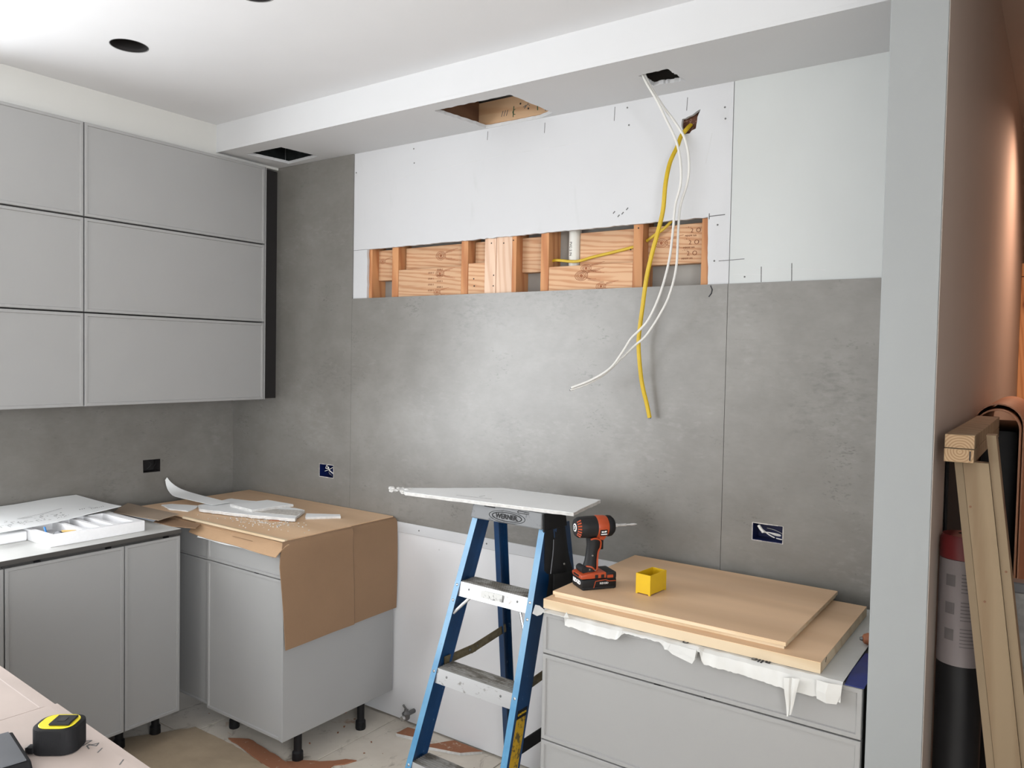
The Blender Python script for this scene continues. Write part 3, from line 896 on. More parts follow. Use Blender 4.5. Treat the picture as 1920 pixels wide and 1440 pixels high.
# ================================================================== WHAT LIES ON THE DRAWER CABINET
# protective film sheet, torn along the front and folded down
rnd = random.Random(11)
xs = [2.400 + (3.222 - 2.400) * k / 130 for k in range(131)]
rows_ = []
def lowz(x):
    if x < 2.476: return 0.8935
    prof = [(2.476, 0.893), (2.480, 0.874), (2.567, 0.868), (2.644, 0.867), (2.662, 0.890), (2.77, 0.888), (2.785, 0.876), (2.868, 0.867), (2.872, 0.890), (2.884, 0.890), (2.888, 0.862), (3.003, 0.858), (3.131, 0.849), (3.222, 0.854)]
    for (a, za), (b, zb) in zip(prof[:-1], prof[1:]):
        if a <= x <= b:
            return za + (zb - za) * (x - a) / (b - a)
    return 0.856
for kk in range(9):
    row = []
    for i, x in enumerate(xs):
        lz = lowz(x)
        wob = 0.0012 * math.sin(x * 60) + 0.0010 * math.sin(x * 143 + 1)
        if kk < 3:
            row.append((x, -0.02 + (-0.58 + 0.02) * kk / 2, 0.8955))
        elif kk == 3:
            row.append((x, -0.632, 0.8955 + wob * 0.5))
        else:
            f = (kk - 3) / 5
            z = 0.8955 + (lz - 0.8955) * f
            yy = -0.6385 - 0.008 * math.sin(f * PI / 2) - (0.008 * f if 2.48 < x < 2.66 else 0.0) - (0.006 * f * abs(math.sin(x * 22)) if x > 2.78 else 0) + wob
            row.append((x + 0.0003 * math.sin(kk * 7 + i * 3), yy, z + (rnd.uniform(-0.0012, 0.0012) if kk == 8 else 0)))
    rows_.append(row)
t = thing('protective_film', 'torn white protective sheet sticking out under the boards on the drawer cabinet', 'sheet', (2.81, -0.3, 0.894))
obj('sheet', sheet(rows_, 0.0012), 'white_film', t, True, angle=12)
obj('lettering', text_bm('alic', 0.036, (3.030, -0.6285, 0.8973), (-1, 0, 0), (0, -1, 0), 0.0003, 0.0006), 'ink', t)
obj('lettering', text_bm('o', 0.034, (2.832, -0.6270, 0.8973), (-1, 0, 0), (0, -1, 0), 0.0003, 0.0003), 'ink', t)
# torn corner tabs and the crumpled tail
def tail():
    rws = []
    for k in range(8):
        f = k / 7
        z = 0.885 - 0.092 * f
        wdt = 0.019 * (1 - f) + 0.005 * f
        cx = 3.113 - 0.004 * f
        rws.append([(cx + wdt * s, -0.656 - 0.003 * math.sin(f * 6) - 0.004 * abs(math.sin(s * 7)), z + 0.004 * s) for s in (-1, -0.6, -0.25, 0, 0.3, 0.65, 1)])
    return sheet(rws, 0.0008)
obj('torn_tail', tail(), 'white_film', t, True)
obj('torn_tab', sheet([[(3.168, -0.652, 0.893), (3.195, -0.656, 0.893), (3.224, -0.650, 0.894)], [(3.168, -0.655, 0.87), (3.19, -0.660, 0.868), (3.222, -0.652, 0.870)], [(3.170, -0.655, 0.850), (3.192, -0.659, 0.846), (3.214, -0.655, 0.848)]], 0.001), 'white_film', t)
obj('torn_tab', sheet([[(2.800, -0.645, 0.892), (2.870, -0.645, 0.890)], [(2.798, -0.659, 0.878), (2.872, -0.661, 0.871)], [(2.812, -0.663, 0.872), (2.868, -0.668, 0.862)]], 0.001), 'white_film', t)
obj('torn_tab', prism([(2.474, -0.650, 0.895), (2.484, -0.651, 0.912), (2.492, -0.650, 0.896)], (0, 0.001, 0)), 'white_film', t)
obj('torn_tab', sheet([[(2.345, -0.600, 0.892), (2.372, -0.618, 0.899), (2.402, -0.636, 0.8965)], [(2.343, -0.612, 0.868), (2.372, -0.632, 0.872), (2.3915, -0.640, 0.882)]], 0.001), 'panel_grey', t)

obj('blue_film', sheet([[(3.225, -0.40, 0.8935), (3.268, -0.40, 0.8945)], [(3.222, -0.55, 0.8935), (3.268, -0.55, 0.8965)], [(3.226, -0.636, 0.8920), (3.268, -0.636, 0.8930)]], 0.0015), 'blue_film', None,
    label='navy blue plastic film on the drawer cabinet next to the partition', cat='film')

def board(name, label, lo, hi, cat='board'):
    t = thing(name, label, cat, ((lo[0] + hi[0]) / 2, (lo[1] + hi[1]) / 2, lo[2]))
    tz = 0.0012
    obj('core', box((lo[0], lo[1], lo[2]), (hi[0], hi[1], hi[2] - tz)), 'pine_strip', t)
    obj('face_veneer', box((lo[0], lo[1], hi[2] - tz), (hi[0], hi[1], hi[2])), 'plywood_face', t)
    return t
board('plywood_board', 'larger thick plywood board at the bottom of the stack on the drawer cabinet', (2.3865, -0.621, 0.8968), (3.1685, -0.090, 0.9240))
board('plywood_board', 'upper thin plywood board under the drill and yellow box', (2.4005, -0.592, 0.9335), (3.0785, -0.050, 0.9430))
board('plywood_board', 'thin plywood board sandwiched between the upper and the thick board', (2.4040, -0.5865, 0.9242), (3.0735, -0.052, 0.9330))
obj('pencil_mark_tick', stroke([(3.1690, -0.575, 0.912), (3.1690, -0.568, 0.920)], 0.003, 0.0004, (1, 0, 0)), 'ink', bpy.data.objects['plywood_board'])
bpy.data.objects['pencil_mark_tick'].name = 'pencil_mark'
t = thing('wooden_handle', 'brown wooden tool handle end poking out beside the partition', 'tool handle', (3.23, -0.34, 0.8965))
obj('grip', lathe((3.208, -0.352, 0.9130), (0.88, 0.45, 0.0), [(0, 0.006), (0.004, 0.012), (0.014, 0.0158), (0.03, 0.0158), (0.062, 0.0125)], 18), 'handle_brown', t, True)
obj('ferrule', lathe((3.204, -0.354, 0.9130), (0.88, 0.45, 0.0), [(-0.002, 0.004), (0.0035, 0.006)], 12), 'dull_steel', t, True)

# impact driver --------------------------------------------------------------
DA = math.radians(54)
dr = thing('impact_driver', 'orange and black cordless impact driver standing on its battery beside the ladder', 'drill', (2.466, -0.478, 0.9432), DA, local=True)
def rbox(lo, hi, b=0.004, seg=2):
    return box(lo, hi, b, seg)
bat_ = obj('battery', rbox((-0.048, -0.038, 0.0), (0.066, 0.038, 0.032), 0.006), 'black_plastic', dr, True)
obj('lettering', text_bm('RIDGID', 0.0165, (-0.0484, 0.0, 0.0195), (0, -1, 0), (0, 0, 1), 0.0005, 0.0005), 'lettering_white', bat_)
obj('lettering', text_bm('RIDGID', 0.0085, (0.024, -0.0384, 0.018), (1, 0, 0), (0, 0, 1), 0.0004), 'lettering_white', bat_)
obj('trim_line', merge(stroke([(-0.01, -0.0382, 0.006), (-0.004, -0.0382, 0.0255), (0.028, -0.0382, 0.0285), (0.040, -0.0382, 0.0235), (0.062, -0.0382, 0.0235)], 0.0022, 0.0008, (0, -1, 0))), 'orange_plastic', bat_)
obj('sole', rbox((-0.046, -0.039, 0.0), (0.060, 0.039, 0.008), 0.003), 'charcoal_plastic', bat_)
# foot above the battery
foot = prism([(-0.050, -0.036, 0.032), (0.052, -0.036, 0.032), (0.030, -0.036, 0.051), (-0.020, -0.036, 0.050), (-0.050, -0.036, 0.045)], (0, 0.072, 0), 0.005)
ft = obj('foot', foot, 'orange_plastic', dr, True)
obj('vent_slot', box((-0.0512, -0.018, 0.037), (-0.049, 0.018, 0.042)), 'black_plastic', ft)
obj('latch', rbox((0.030, -0.0375, 0.028), (0.066, 0.0375, 0.050), 0.006), 'charcoal_plastic', ft, True)
obj('latch_inlay', rbox((0.034, -0.0385, 0.033), (0.054, -0.0370, 0.042), 0.001, 1), 'orange_plastic', ft)
for q in (0.0, 0.020):
    obj('latch_mark', box((-0.005 + q, -0.0366, 0.034), (0.005 + q, -0.0355, 0.044)), 'charcoal_plastic', ft)
obj('belt_loop', lathe((-0.032, -0.022, 0.056), (0, 1, 0), [(0, 0.011), (0.044, 0.011)], 14), 'charcoal_plastic', dr, True)
# handle
hb = bmesh.new()
prof = [(-0.010, 0.046, 0.030, 0.026), (-0.008, 0.060, 0.022, 0.021), (-0.004, 0.080, 0.0195, 0.0175), (0.000, 0.105, 0.0195, 0.0170), (0.003, 0.125, 0.0205, 0.0175), (0.004, 0.150, 0.024, 0.019)]
rg = []
for cx, z, a, b in prof:
    rg.append([hb.verts.new((cx + a * math.cos(2 * PI * k / 20), b * math.sin(2 * PI * k / 20), z)) for k in range(20)])
for i in range(len(rg) - 1):
    for k in range(20):
        hb.faces.new((rg[i][k], rg[i][(k + 1) % 20], rg[i + 1][(k + 1) % 20], rg[i + 1][k]))
hb.faces.new(rg[0][::-1]); hb.faces.new(rg[-1])
hd = obj('handle', hb, 'charcoal_plastic', dr, True, angle=60)
obj('grip_trim', tube(smooth_path([(-0.026, -0.0145, 0.066), (-0.010, -0.0215, 0.064), (0.004, -0.0195, 0.052), (0.010, -0.0175, 0.062), (0.011, -0.0155, 0.085), (0.014, -0.0150, 0.108), (0.022, -0.0125, 0.122), (0.019, -0.0165, 0.142), (0.000, -0.0215, 0.150), (-0.014, -0.0185, 0.147)], 4), 0.0028, 6), 'orange_plastic', hd, True)
for sx, sz in ((-0.006, 0.098), (0.0, 0.055), (-0.018, 0.058)):
    obj('screw_head', lathe((sx, -0.0165 if sz > 0.09 else -0.0235, sz), (0, -1, 0), [(0, 0.0026), (0.002, 0.0022)], 10), 'steel', hd)
obj('trigger', rbox((0.018, -0.008, 0.112), (0.034, 0.008, 0.150), 0.003), 'black_plastic', dr, True)
# head
ZH = 0.182
head = obj('motor_housing', lathe((0, 0, ZH), (1, 0, 0), [(-0.058, 0.014), (-0.056, 0.026), (-0.048, 0.0315), (-0.02, 0.033), (0.02, 0.033), (0.044, 0.030)], 28), 'charcoal_plastic', dr, True)
obj('orange_band', lathe((0, 0, ZH), (1, 0, 0), [(0.006, 0.0332), (0.010, 0.0345), (0.034, 0.0335), (0.042, 0.0312)], 28), 'orange_plastic', head, True)
obj('nose_boot', lathe((0, 0, ZH), (1, 0, 0), [(0.0425, 0.031), (0.050, 0.0325), (0.058, 0.031), (0.066, 0.024), (0.068, 0.012)], 28), 'black_rubber', head, True)
obj('rear_badge', lathe((0, 0, ZH), (1, 0, 0), [(-0.0592, 0.0115), (-0.0578, 0.0125)], 24), 'lettering_white', head, True)
obj('badge_center', lathe((0, 0, ZH), (1, 0, 0), [(-0.0600, 0.0080), (-0.0590, 0.0085)], 20), 'black_plastic', head, True)
obj('lettering', text_bm('X', 0.012, (-0.0602, 0.0, ZH), (0, -1, 0), (0, 0, 1), 0.0004, 0.0004), 'lettering_white', head)
for k in range(7):
    a = -0.9 + k * 0.30
    yy, zz = -0.0245 * math.cos(a), 0.0245 * math.sin(a)
    obj('vent_slot', tube([(-0.0570, yy * 0.92, ZH + zz * 0.92), (-0.0480, yy * 1.30, ZH + zz * 1.30)], 0.0026, 6), 'orange_plastic', head)
obj('model_plate', rbox((0.010, -0.0350, ZH - 0.022), (0.034, -0.0318, ZH - 0.004), 0.001, 1), 'black_plastic', head)
obj('plate_marks', merge(stroke([(0.013, -0.0351, ZH - 0.017), (0.031, -0.0351, ZH - 0.017)], 0.003, 0.0004, (0, -1, 0)), stroke([(0.015, -0.0351, ZH - 0.010), (0.020, -0.0351, ZH - 0.010)], 0.004, 0.0004, (0, -1, 0)), stroke([(0.024, -0.0351, ZH - 0.010), (0.029, -0.0351, ZH - 0.009)], 0.004, 0.0004, (0, -1, 0))), 'lettering_white', head)
obj('under_nose', prism([(0.006, -0.016, ZH - 0.030), (0.040, -0.016, ZH - 0.028), (0.032, -0.016, ZH - 0.040), (0.010, -0.016, ZH - 0.038)], (0, 0.032, 0), 0.003), 'orange_plastic', head)
bit = obj('bit_holder', lathe((0, 0, ZH), (1, 0, 0), [(0.066, 0.0075), (0.072, 0.0075), (0.074, 0.0055), (0.082, 0.0055), (0.084, 0.0042), (0.112, 0.0042), (0.114, 0.0030)], 12), 'bright_steel', dr, True)
obj('driver_bit', lathe((0, 0, ZH), (1, 0, 0), [(0.112, 0.0028), (0.126, 0.0028), (0.130, 0.0036), (0.142, 0.0030), (0.150, 0.0008)], 8), 'bright_steel', bit, True)

# yellow insert box ------------------------------------------------------------
yb_ = thing('yellow_bin', 'small open yellow plastic bin standing on the plywood boards', 'bin', (2.632, -0.412, 0.9432), math.radians(-6), local=True)
bm = bmesh.new()
W, D, H, th = 0.0245, 0.046, 0.060, 0.0018
add_box(bm, (-W, -D, 0.0035), (W, -D + th, H)); add_box(bm, (-W, D - th, 0.0035), (W, D, H))
add_box(bm, (-W, -D + th, 0.0035), (-W + th, D - th, H)); add_box(bm, (W - th, -D + th, 0.0035), (W, D - th, H))
add_box(bm, (-W + th, -D + th, 0.0035), (W - th, D - th, 0.0055))
obj('bin_body', bm, 'yellow_plastic', yb_)
for sx in (-1, 1):
    for sy in (-1, 1):
        obj('foot', box((sx * W - (0.006 if sx > 0 else 0), sy * D - (0.006 if sy > 0 else 0), 0), (sx * W + (0.006 if sx < 0 else 0), sy * D + (0.006 if sy < 0 else 0), 0.0034)), 'yellow_plastic', yb_)

# ================================================================== STEP LADDER
LX, LY = 2.093, 0.0
lad = thing('step_ladder', 'blue fibreglass step ladder with aluminium steps between the base cabinets', 'ladder', (LX, LY, 0), math.radians(-1.5), local=True)
def hw(z): return 0.190 - 0.055 * z
def yf(z): return -0.752 + 0.345 * z
def rail_channel(side, ztop, zbot, hwf, yff, fl, dp, mirror=False):
    """C-channel rail opening inwards; side -1 left, +1 right; dp>0 web runs towards +y"""
    t_ = 0.004
    bm = bmesh.new()
    rings = []
    for z in (zbot, ztop):
        xo = side * (hwf(z) + fl)
        y0 = yff(z)
        s = -side
        pr = [(0, 0), (fl, 0), (fl, t_), (t_, t_), (t_, dp - t_), (fl, dp - t_), (fl, dp), (0, dp)]
        rings.append([bm.verts.new((xo + s * a, y0 + b, z)) for a, b in pr])
    n = 8
    for k in range(n):
        bm.faces.new((rings[0][k], rings[0][(k + 1) % n], rings[1][(k + 1) % n], rings[1][k]))
    for r_ in rings:
        bm.faces.new((r_[0], r_[1], r_[2], r_[3])); bm.faces.new((r_[0], r_[3], r_[4], r_[7])); bm.faces.new((r_[4], r_[5], r_[6], r_[7]))
    return bm
ZT = 1.070
rails = []
for s in (-1, 1):
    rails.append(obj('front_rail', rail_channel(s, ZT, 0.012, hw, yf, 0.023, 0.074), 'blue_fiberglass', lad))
def hwr(z): return 0.168 - 0.040 * z
def yr(z): return -0.115 - 0.150 * z
def flange_face(side, ztop, zbot, hwf, yff, fl):
    pts = []
    for z in (zbot, ztop):
        xo = side * (hwf(z) + fl)
        pts.append((V((xo, yff(z) - 0.0008, z)), V((xo - side * fl, yff(z) - 0.0008, z))))
    return prism([pts[0][0], pts[0][1], pts[1][1], pts[1][0]], (0, 0.0007, 0))
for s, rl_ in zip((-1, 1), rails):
    obj('flange_face', flange_face(s, ZT, 0.03, hw, yf, 0.023), 'faded_glare_fiberglass', rl_)
rear = []
for s in (-1, 1):
    rear.append(obj('rear_rail', rail_channel(s, ZT, 0.012, hwr, yr, 0.022, 0.052), 'blue_fiberglass', lad))
for s, rl in zip((-1, 1), rails):
    z = 0.0
    x = s * (hw(0) + 0.011)
    obj('rubber_foot', box((x - 0.017, yf(0) - 0.006, 0.0), (x + 0.017, yf(0) + 0.082, 0.030), 0.004), 'black_rubber', rl)
for s, rl in zip((-1, 1), rear):
    x = s * (hwr(0) + 0.011)
    obj('rubber_foot', box((x - 0.016, yr(0) - 0.004, 0.0), (x + 0.016, yr(0) + 0.058, 0.026), 0.004), 'black_rubber', rl)
# top cap
cap = obj('top_cap', prism([(-0.152, -0.400, 1.068), (0.152, -0.400, 1.068), (0.146, -0.392, 1.121), (-0.146, -0.392, 1.121)], (0, 0.150, 0), 0.004), 'cap_plastic', lad)
obj('cap_side', prism([(0.1515, -0.392, 1.060), (0.1515, -0.252, 1.060), (0.1470, -0.256, 1.118), (0.1470, -0.388, 1.118)], (0.005, 0, 0), 0.0015, 1), 'black_plastic', cap)
tl = V((0, 0.008, 0.053)).normalized()
nrm = V((0, -tl.z, tl.y))
def capface(u, v, off=0.0):   # point on the tilted cap front
    return V((u, -0.400 + 0.008 * v, 1.068 + 0.053 * v)) + nrm * off
def oval(a, b, n=40): return [capface(0.006 + a * math.cos(2 * PI * k / n), 0.42 + b * math.sin(2 * PI * k / n), 0.0) for k in range(n + 1)]
obj('logo_ring', merge(stroke(oval(0.076, 0.37), 0.0016, 0.0010, nrm)), 'black_plastic', cap)
obj('logo_ring', merge(stroke(oval(0.062, 0.27), 0.0026, 0.0014, nrm)), 'charcoal_plastic', cap)
obj('lettering', text_bm('WERNER.', 0.0225, capface(0.006, 0.42, 0.0005), (1, 0, 0), tl, 0.0012, 0.0005), 'charcoal_plastic', cap)
obj('slot', prism([capface(-0.095, 0.86, 0.0), capface(-0.048, 0.86, 0), capface(-0.048, 0.98, 0), capface(-0.095, 0.98, 0)], nrm * 0.0012), 'near_black', cap)
obj('magnet_tray', merge(stroke([capface(0.095, 0.80), capface(0.052, 0.80), capface(0.048, 0.86), capface(0.052, 0.93), capface(0.095, 0.90)], 0.0022, 0.001, nrm)), 'near_black', cap)
# steps
for z in (0.855, 0.578, 0.290):
    h = hw(z)
    y0 = yf(z)
    bm = bmesh.new()
    hb_ = hw(z - 0.04)
    add_prism(bm, [(-h, y0 + 0.001, z), (h, y0 + 0.001, z), (hb_, y0 - 0.009, z - 0.048), (-hb_, y0 - 0.009, z - 0.048)], (0, 0.003, 0))
    add_box(bm, (-h, y0 + 0.077, z - 0.040), (h, y0 + 0.080, z - 0.0035))
    st = obj('step', bm, 'step_aluminium', lad)
    tb_ = box((-h, y0 + 0.003, z - 0.0035), (h, y0 + 0.080, z))
    for q in range(7):
        add_box(tb_, (-h, y0 + 0.006 + q * 0.0105, z), (h, y0 + 0.0105 + q * 0.0105, z + 0.0016))
    obj('tread', tb_, 'tread_dirty', st)
    for s in (-1, 1):
        for xx in (h * 0.72,):
            obj('rivet', lathe((s * xx, y0 - 0.002, z - 0.020), (0, -1, 0.2), [(0, 0.0042), (0.0015, 0.0042), (0.003, 0.002)], 10), 'dull_steel', st, True)
    for s, rl in zip((-1, 1), rails):
        for dz in ((-0.012, -0.062) if z > 0.8 else (-0.012,)):
            zz = z + dz
            obj('rivet', lathe((s * (hw(zz) + 0.011), yf(zz), zz), (0, -1, 0.2), [(0, 0.0048), (0.0015, 0.0048), (0.0035, 0.002)], 10), 'steel', rl, True)
    if z > 0.8:
        for s in (-1, 1):
            obj('step_brace', tube([(s * (h - 0.042), y0 + 0.012, z - 0.044), (s * (hw(z - 0.11) + 0.002), yf(z - 0.11) + 0.010, z - 0.105)], 0.006, 8, 0.5), 'steel', st)
obj('step_label', prism([(-0.045, yf(0.84) - 0.0028, 0.846), (0.045, yf(0.84) - 0.0028, 0.846), (0.045, yf(0.84) - 0.0058, 0.822), (-0.045, yf(0.84) - 0.0058, 0.822)], (0, -0.0006, 0)), 'scuffed_sticker', lad)
# spreaders
for s in (-1, 1):
    xi = s * (hw(0.58) + 0.012)
    a = V((xi, yf(0.59) + 0.055, 0.585)); b = V((s * (hwr(0.60) + 0.006), yr(0.62) + 0.01, 0.618))
    m = a.lerp(b, 0.45) + V((0, 0, -0.010))
    bm = bmesh.new()
    for p, q in ((a, m), (m, b)):
        d = (q - p).normalized(); nn = V((1, 0, 0)); up = nn.cross(d).normalized()
        add_prism(bm, [p - d * 0.012 - up * 0.015, q + d * 0.012 - up * 0.015, q + d * 0.012 + up * 0.015, p - d * 0.012 + up * 0.015], nn * 0.003)
    sp = obj('spreader', bm, 'spreader_steel', lad)
    for p in (m + V((0.002, -0.02, 0)), m + V((0.002, 0.02, 0.004))):
        obj('rivet', lathe(p, (1, 0, 0), [(0, 0.005), (0.0025, 0.004)], 10), 'dull_steel', sp, True)
# low side bar between front and rear rail
obj('side_bar', box((0.160, -0.60, 0.368), (0.168, -0.20, 0.412), 0.002, 1), 'black_plastic', lad)
# label stickers on the outside of the right rail
def side_label(z0, z1, mat, name, in0=0.012, in1=0.062):
    x0, x1 = hw(z0) + 0.0232, hw(z1) + 0.0232
    return obj(name, prism([(x0, yf(z0) + in0, z0), (x0, yf(z0) + in1, z0), (x1, yf(z1) + in1, z1), (x1, yf(z1) + in0, z1)], (0.0006, 0, 0)), mat, rails[1])
side_label(0.13, 0.505, 'label_worn', 'warning_label')
side_label(0.505, 0.53, 'black_plastic', 'label_header')
side_label(0.302, 0.330, 'black_plastic', 'label_band')
side_label(0.280, 0.301, 'lettering_white', 'label_band', 0.014, 0.055)
x_ = hw(0.517) + 0.0242
obj('lettering', text_bm('CAUTION', 0.010, (x_, yf(0.517) + 0.037, 0.517), (0, 1, 0), (0, 0, 1), 0.0003), 'yellow_plastic', rails[1])

# black tool bag hanging in the ladder
bag = thing('tool_bag', 'black cloth tool bag hanging on the right side of the ladder', 'bag', (2.28, -0.32, 0.79))
rws = []
for k in range(9):
    f = k / 8
    z = 1.064 - 0.245 * f
    ya, yb3 = -0.392 - 0.012 * f, -0.262 + 0.062 * min(1, f * 1.3)
    rws.append([(2.236 + 0.016 * math.sin(PI * u) * (0.3 + f) + 0.012 * f + 0.004 * math.sin(9 * u + 5 * f), ya + (yb3 - ya) * u, z - 0.020 * u * f) for u in (0, .14, .28, .42, .57, .71, .85, 1)])
obj('bag_body', sheet(rws, 0.010), 'black_cloth', bag, True)
obj('pocket', sheet([[(2.276 + 0.004 * math.sin(6 * u), -0.385 + 0.15 * u, z - 0.02 * u) for u in (0, .25, .5, .75, 1)] for z in (0.925, 0.88, 0.835)], 0.006), 'black_cloth', bag, True)
obj('snap', lathe((2.272, -0.318, 0.945), (1, -0.3, 0), [(0, 0.004), (0.002, 0.003)], 10), 'steel', bag, True)
obj('drawstring', tube(smooth_path([(2.262, -0.372, 1.035), (2.264, -0.376, 1.00), (2.270, -0.392, 0.965), (2.272, -0.402, 0.93)], 4), 0.0016, 6), 'lens_grey', bag, True)

# broken plasterboard on the ladder
pz = 1.1222
wp = [(1.585, -0.400, pz), (1.668, -0.446, pz), (2.04, -0.408, pz), (2.335, -0.372, pz), (2.288, -0.110, pz), (1.883, -0.134, pz), (1.70, -0.300, pz)]
t = thing('plasterboard_offcut', 'broken white plasterboard piece lying across the top of the ladder', 'plasterboard', (2.0, -0.27, pz))
pj = jag(wp, 0.022, 0.003, 21)
obj('core', prism([(p.x, p.y, pz) for p in pj], (0, 0, 0.0105)), 'gypsum', t)
pj2 = jag(wp, 0.022, 0.0024, 22)
obj('face_paper', prism([(p.x, p.y, pz + 0.0105) for p in pj2], (0, 0, 0.0012)), 'white_paper', t)
crb = bmesh.new()
rr = random.Random(4)
for k in range(26):
    p = V((1.592 + rr.uniform(-0.02, 0.055), -0.410 + rr.uniform(-0.028, 0.022), pz + rr.uniform(0.002, 0.014)))
    bmesh.ops.create_icosphere(crb, subdivisions=1, radius=rr.uniform(0.005, 0.010), matrix=Matrix.Translation(p) @ Matrix.Diagonal((1.3, 1, 0.7, 1)))
obj('crumbled_tip', crb, 'gypsum', t)
obj('pencil_mark', merge(stroke([(1.93, -0.345, pz + 0.0117), (1.932, -0.315, pz + 0.0117)], 0.002, 0.0004, (0, 0, 1)), stroke([(1.85, -0.375, pz + 0.0117), (1.99, -0.352, pz + 0.0117)], 0.0015, 0.0004, (0, 0, 1))), 'pencil', t)

# ================================================================== WHAT LIES ON THE CORNER COUNTER
t = thing('cardboard_cover', 'brown cardboard sheet over the corner cabinet with a flap hanging down its side', 'cardboard', (0.9, -0.3, 0.49))
obj('top_sheet', box((0.14, -0.612, 0.8752), (1.198, -0.004, 0.8970)), 'cardboard_tan', t)
# side flap: bends over the edge then hangs
rws = []
topy = [(-0.618, -0.006)]
for k in range(12):
    f = k / 11
    row = []
    for u in (0, .12, .25, .4, .575, .59, .7, .85, 1):
        ya, yb2 = -0.618 - 0.032 * min(1, f * 3) + 0.050 * max(0, f - 0.33), -0.006
        y = ya + (yb2 - ya) * u
        zb = 0.492 + 0.012 * u
        if f < 0.25:
            g = f / 0.25
            x = 1.190 + 0.024 * math.sin(g * PI / 2)
            z = 0.9085 - 0.030 * g * g
        else:
            g = (f - 0.25) / 0.75
            x = 1.214 + 0.004 * math.sin(g * 3)
            z = 0.8785 + (zb - 0.8785) * g
        x += 0.007 * (1 if 0.57 < u < 0.585 else 0) + 0.003 * math.sin(u * 5 + 1)
        row.append((x, y, z))
    rws.append(row)
obj('side_flap', sheet(rws, 0.0035), 'cardboard_brown', t, True)
# front flap drooping over the drawer front
rws = []
for k in range(5):
    f = k / 4
    row = []
    for i in range(13):
        u = i / 12
        x = 0.600 + (1.216 - 0.600) * u
        y = -0.600 - 0.056 * f + 0.005 * math.sin(u * 4) - 0.008 * f * u
        z = 0.9005 - 0.037 * f ** 1.6 - 0.002 * math.sin(u * 9) * f
        if u < 0.3: y += 0.020 * (0.3 - u) / 0.3 * f
        row.append((x, y, z))
    rws.append(row)
obj('front_flap', sheet(rws, 0.003), 'cardboard_tan', t, True)
obj('crease', stroke([(0.90, -0.632, 0.8905), (1.03, -0.634, 0.8900)], 0.003, 0.0004, (0, 0, 1)), 'cardboard_brown', t)
# torn corner
cb = bmesh.new()
rr = random.Random(8)
for k in range(14):
    p = V((1.185 + rr.uniform(-0.03, 0.02), -0.648 + rr.uniform(-0.006, 0.008), 0.862 + rr.uniform(-0.008, 0.008)))
    add_tube(cb, [p, p + V((rr.uniform(-0.012, 0.012), rr.uniform(-0.008, 0.002), rr.uniform(-0.012, 0.004)))], 0.0012, 5)
obj('torn_fibres', cb, 'cardboard_pink', t)
rws = []
for k in range(3):
    rws.append([(0.67 + (1.185 - 0.67) * u, -0.622 - 0.020 * k / 2, 0.8720 - 0.018 * k / 2 + 0.002 * math.sin(u * 14)) for u in [q / 10 for q in range(11)]])
obj('foam_liner', sheet(rws, 0.002), 'white_paper', t, label='white foam liner strip under the front flap')

t = thing('hardboard_sheet', 'thin brown hardboard lying on the corner counter under the plaster scraps', 'board', (0.6, -0.3, 0.8975))
obj('panel', box((0.15, -0.592, 0.9035), (1.186, -0.006, 0.9125)), 'plywood_face', t)
obj('edge_strip', box((0.500, -0.604, 0.9035), (1.190, -0.5922, 0.9128)), 'pine_strip', t)

def slab(name, label, pts, z0, z1, seed, cat='plasterboard', topmat='white_paper', amp=0.0028, group=None, tilt=None):
    c = sum((V((p[0], p[1], 0)) for p in pts), V((0, 0, 0))) / len(pts)
    t = thing(name, label, cat, (c.x, c.y, z0), group=group)
    tz = 0.0012
    P1 = [(p.x, p.y, z0) for p in jag([(a, b, 0) for a, b in pts], 0.02, amp, seed)]
    P2 = [(p.x, p.y, z1 - tz) for p in jag([(a, b, 0) for a, b in pts], 0.02, amp * 0.6, seed + 1)]
    b1 = prism(P1, (0, 0, z1 - z0 - tz)); b2 = prism(P2, (0, 0, tz))
    if tilt:
        m = Matrix.Translation((c.x, c.y, z0)) @ Matrix.Rotation(tilt[0], 4, 'X') @ Matrix.Rotation(tilt[1], 4, 'Y') @ Matrix.Translation((-c.x, -c.y, -z0))
        xf(b1, m); xf(b2, m)
    obj('core', b1, 'gypsum', t)
    obj('face_paper', b2, topmat, t)
    return t
slab('plasterboard_scrap', 'large broken plasterboard scrap at the bottom of the counter pile', [(0.400, -0.455), (0.364, -0.265), (0.60, -0.215), (0.846, -0.225), (0.965, -0.375), (0.72, -0.455), (0.483, -0.510)], 0.9160, 0.9285, 31, topmat='white_paper', amp=0.0055)
slab('plasterboard_scrap', 'smaller clean plasterboard scrap lying on top of the counter pile', [(0.535, -0.390), (0.575, -0.215), (0.747, -0.206), (0.724, -0.406)], 0.9290, 0.9400, 33)
slab('plasterboard_scrap', 'slim plasterboard strip at the right end of the counter pile', [(0.885, -0.245), (1.012, -0.163), (1.050, -0.192), (0.950, -0.305)], 0.9128, 0.9215, 35, amp=0.002)
slab('plasterboard_scrap', 'flat white plasterboard flake at the left front of the counter pile', [(0.215, -0.530), (0.230, -0.487), (0.355, -0.435), (0.395, -0.465), (0.432, -0.535), (0.33, -0.56)], 0.9128, 0.9175, 37, amp=0.004)
obj('grey_backing', prism([(0.69, -0.405, 0.9287), (0.725, -0.30, 0.9287), (0.855, -0.236, 0.9287), (0.925, -0.33, 0.9287)], (0, 0, 0.0008)), 'torn_paper', bpy.data.objects['plasterboard_scrap'])
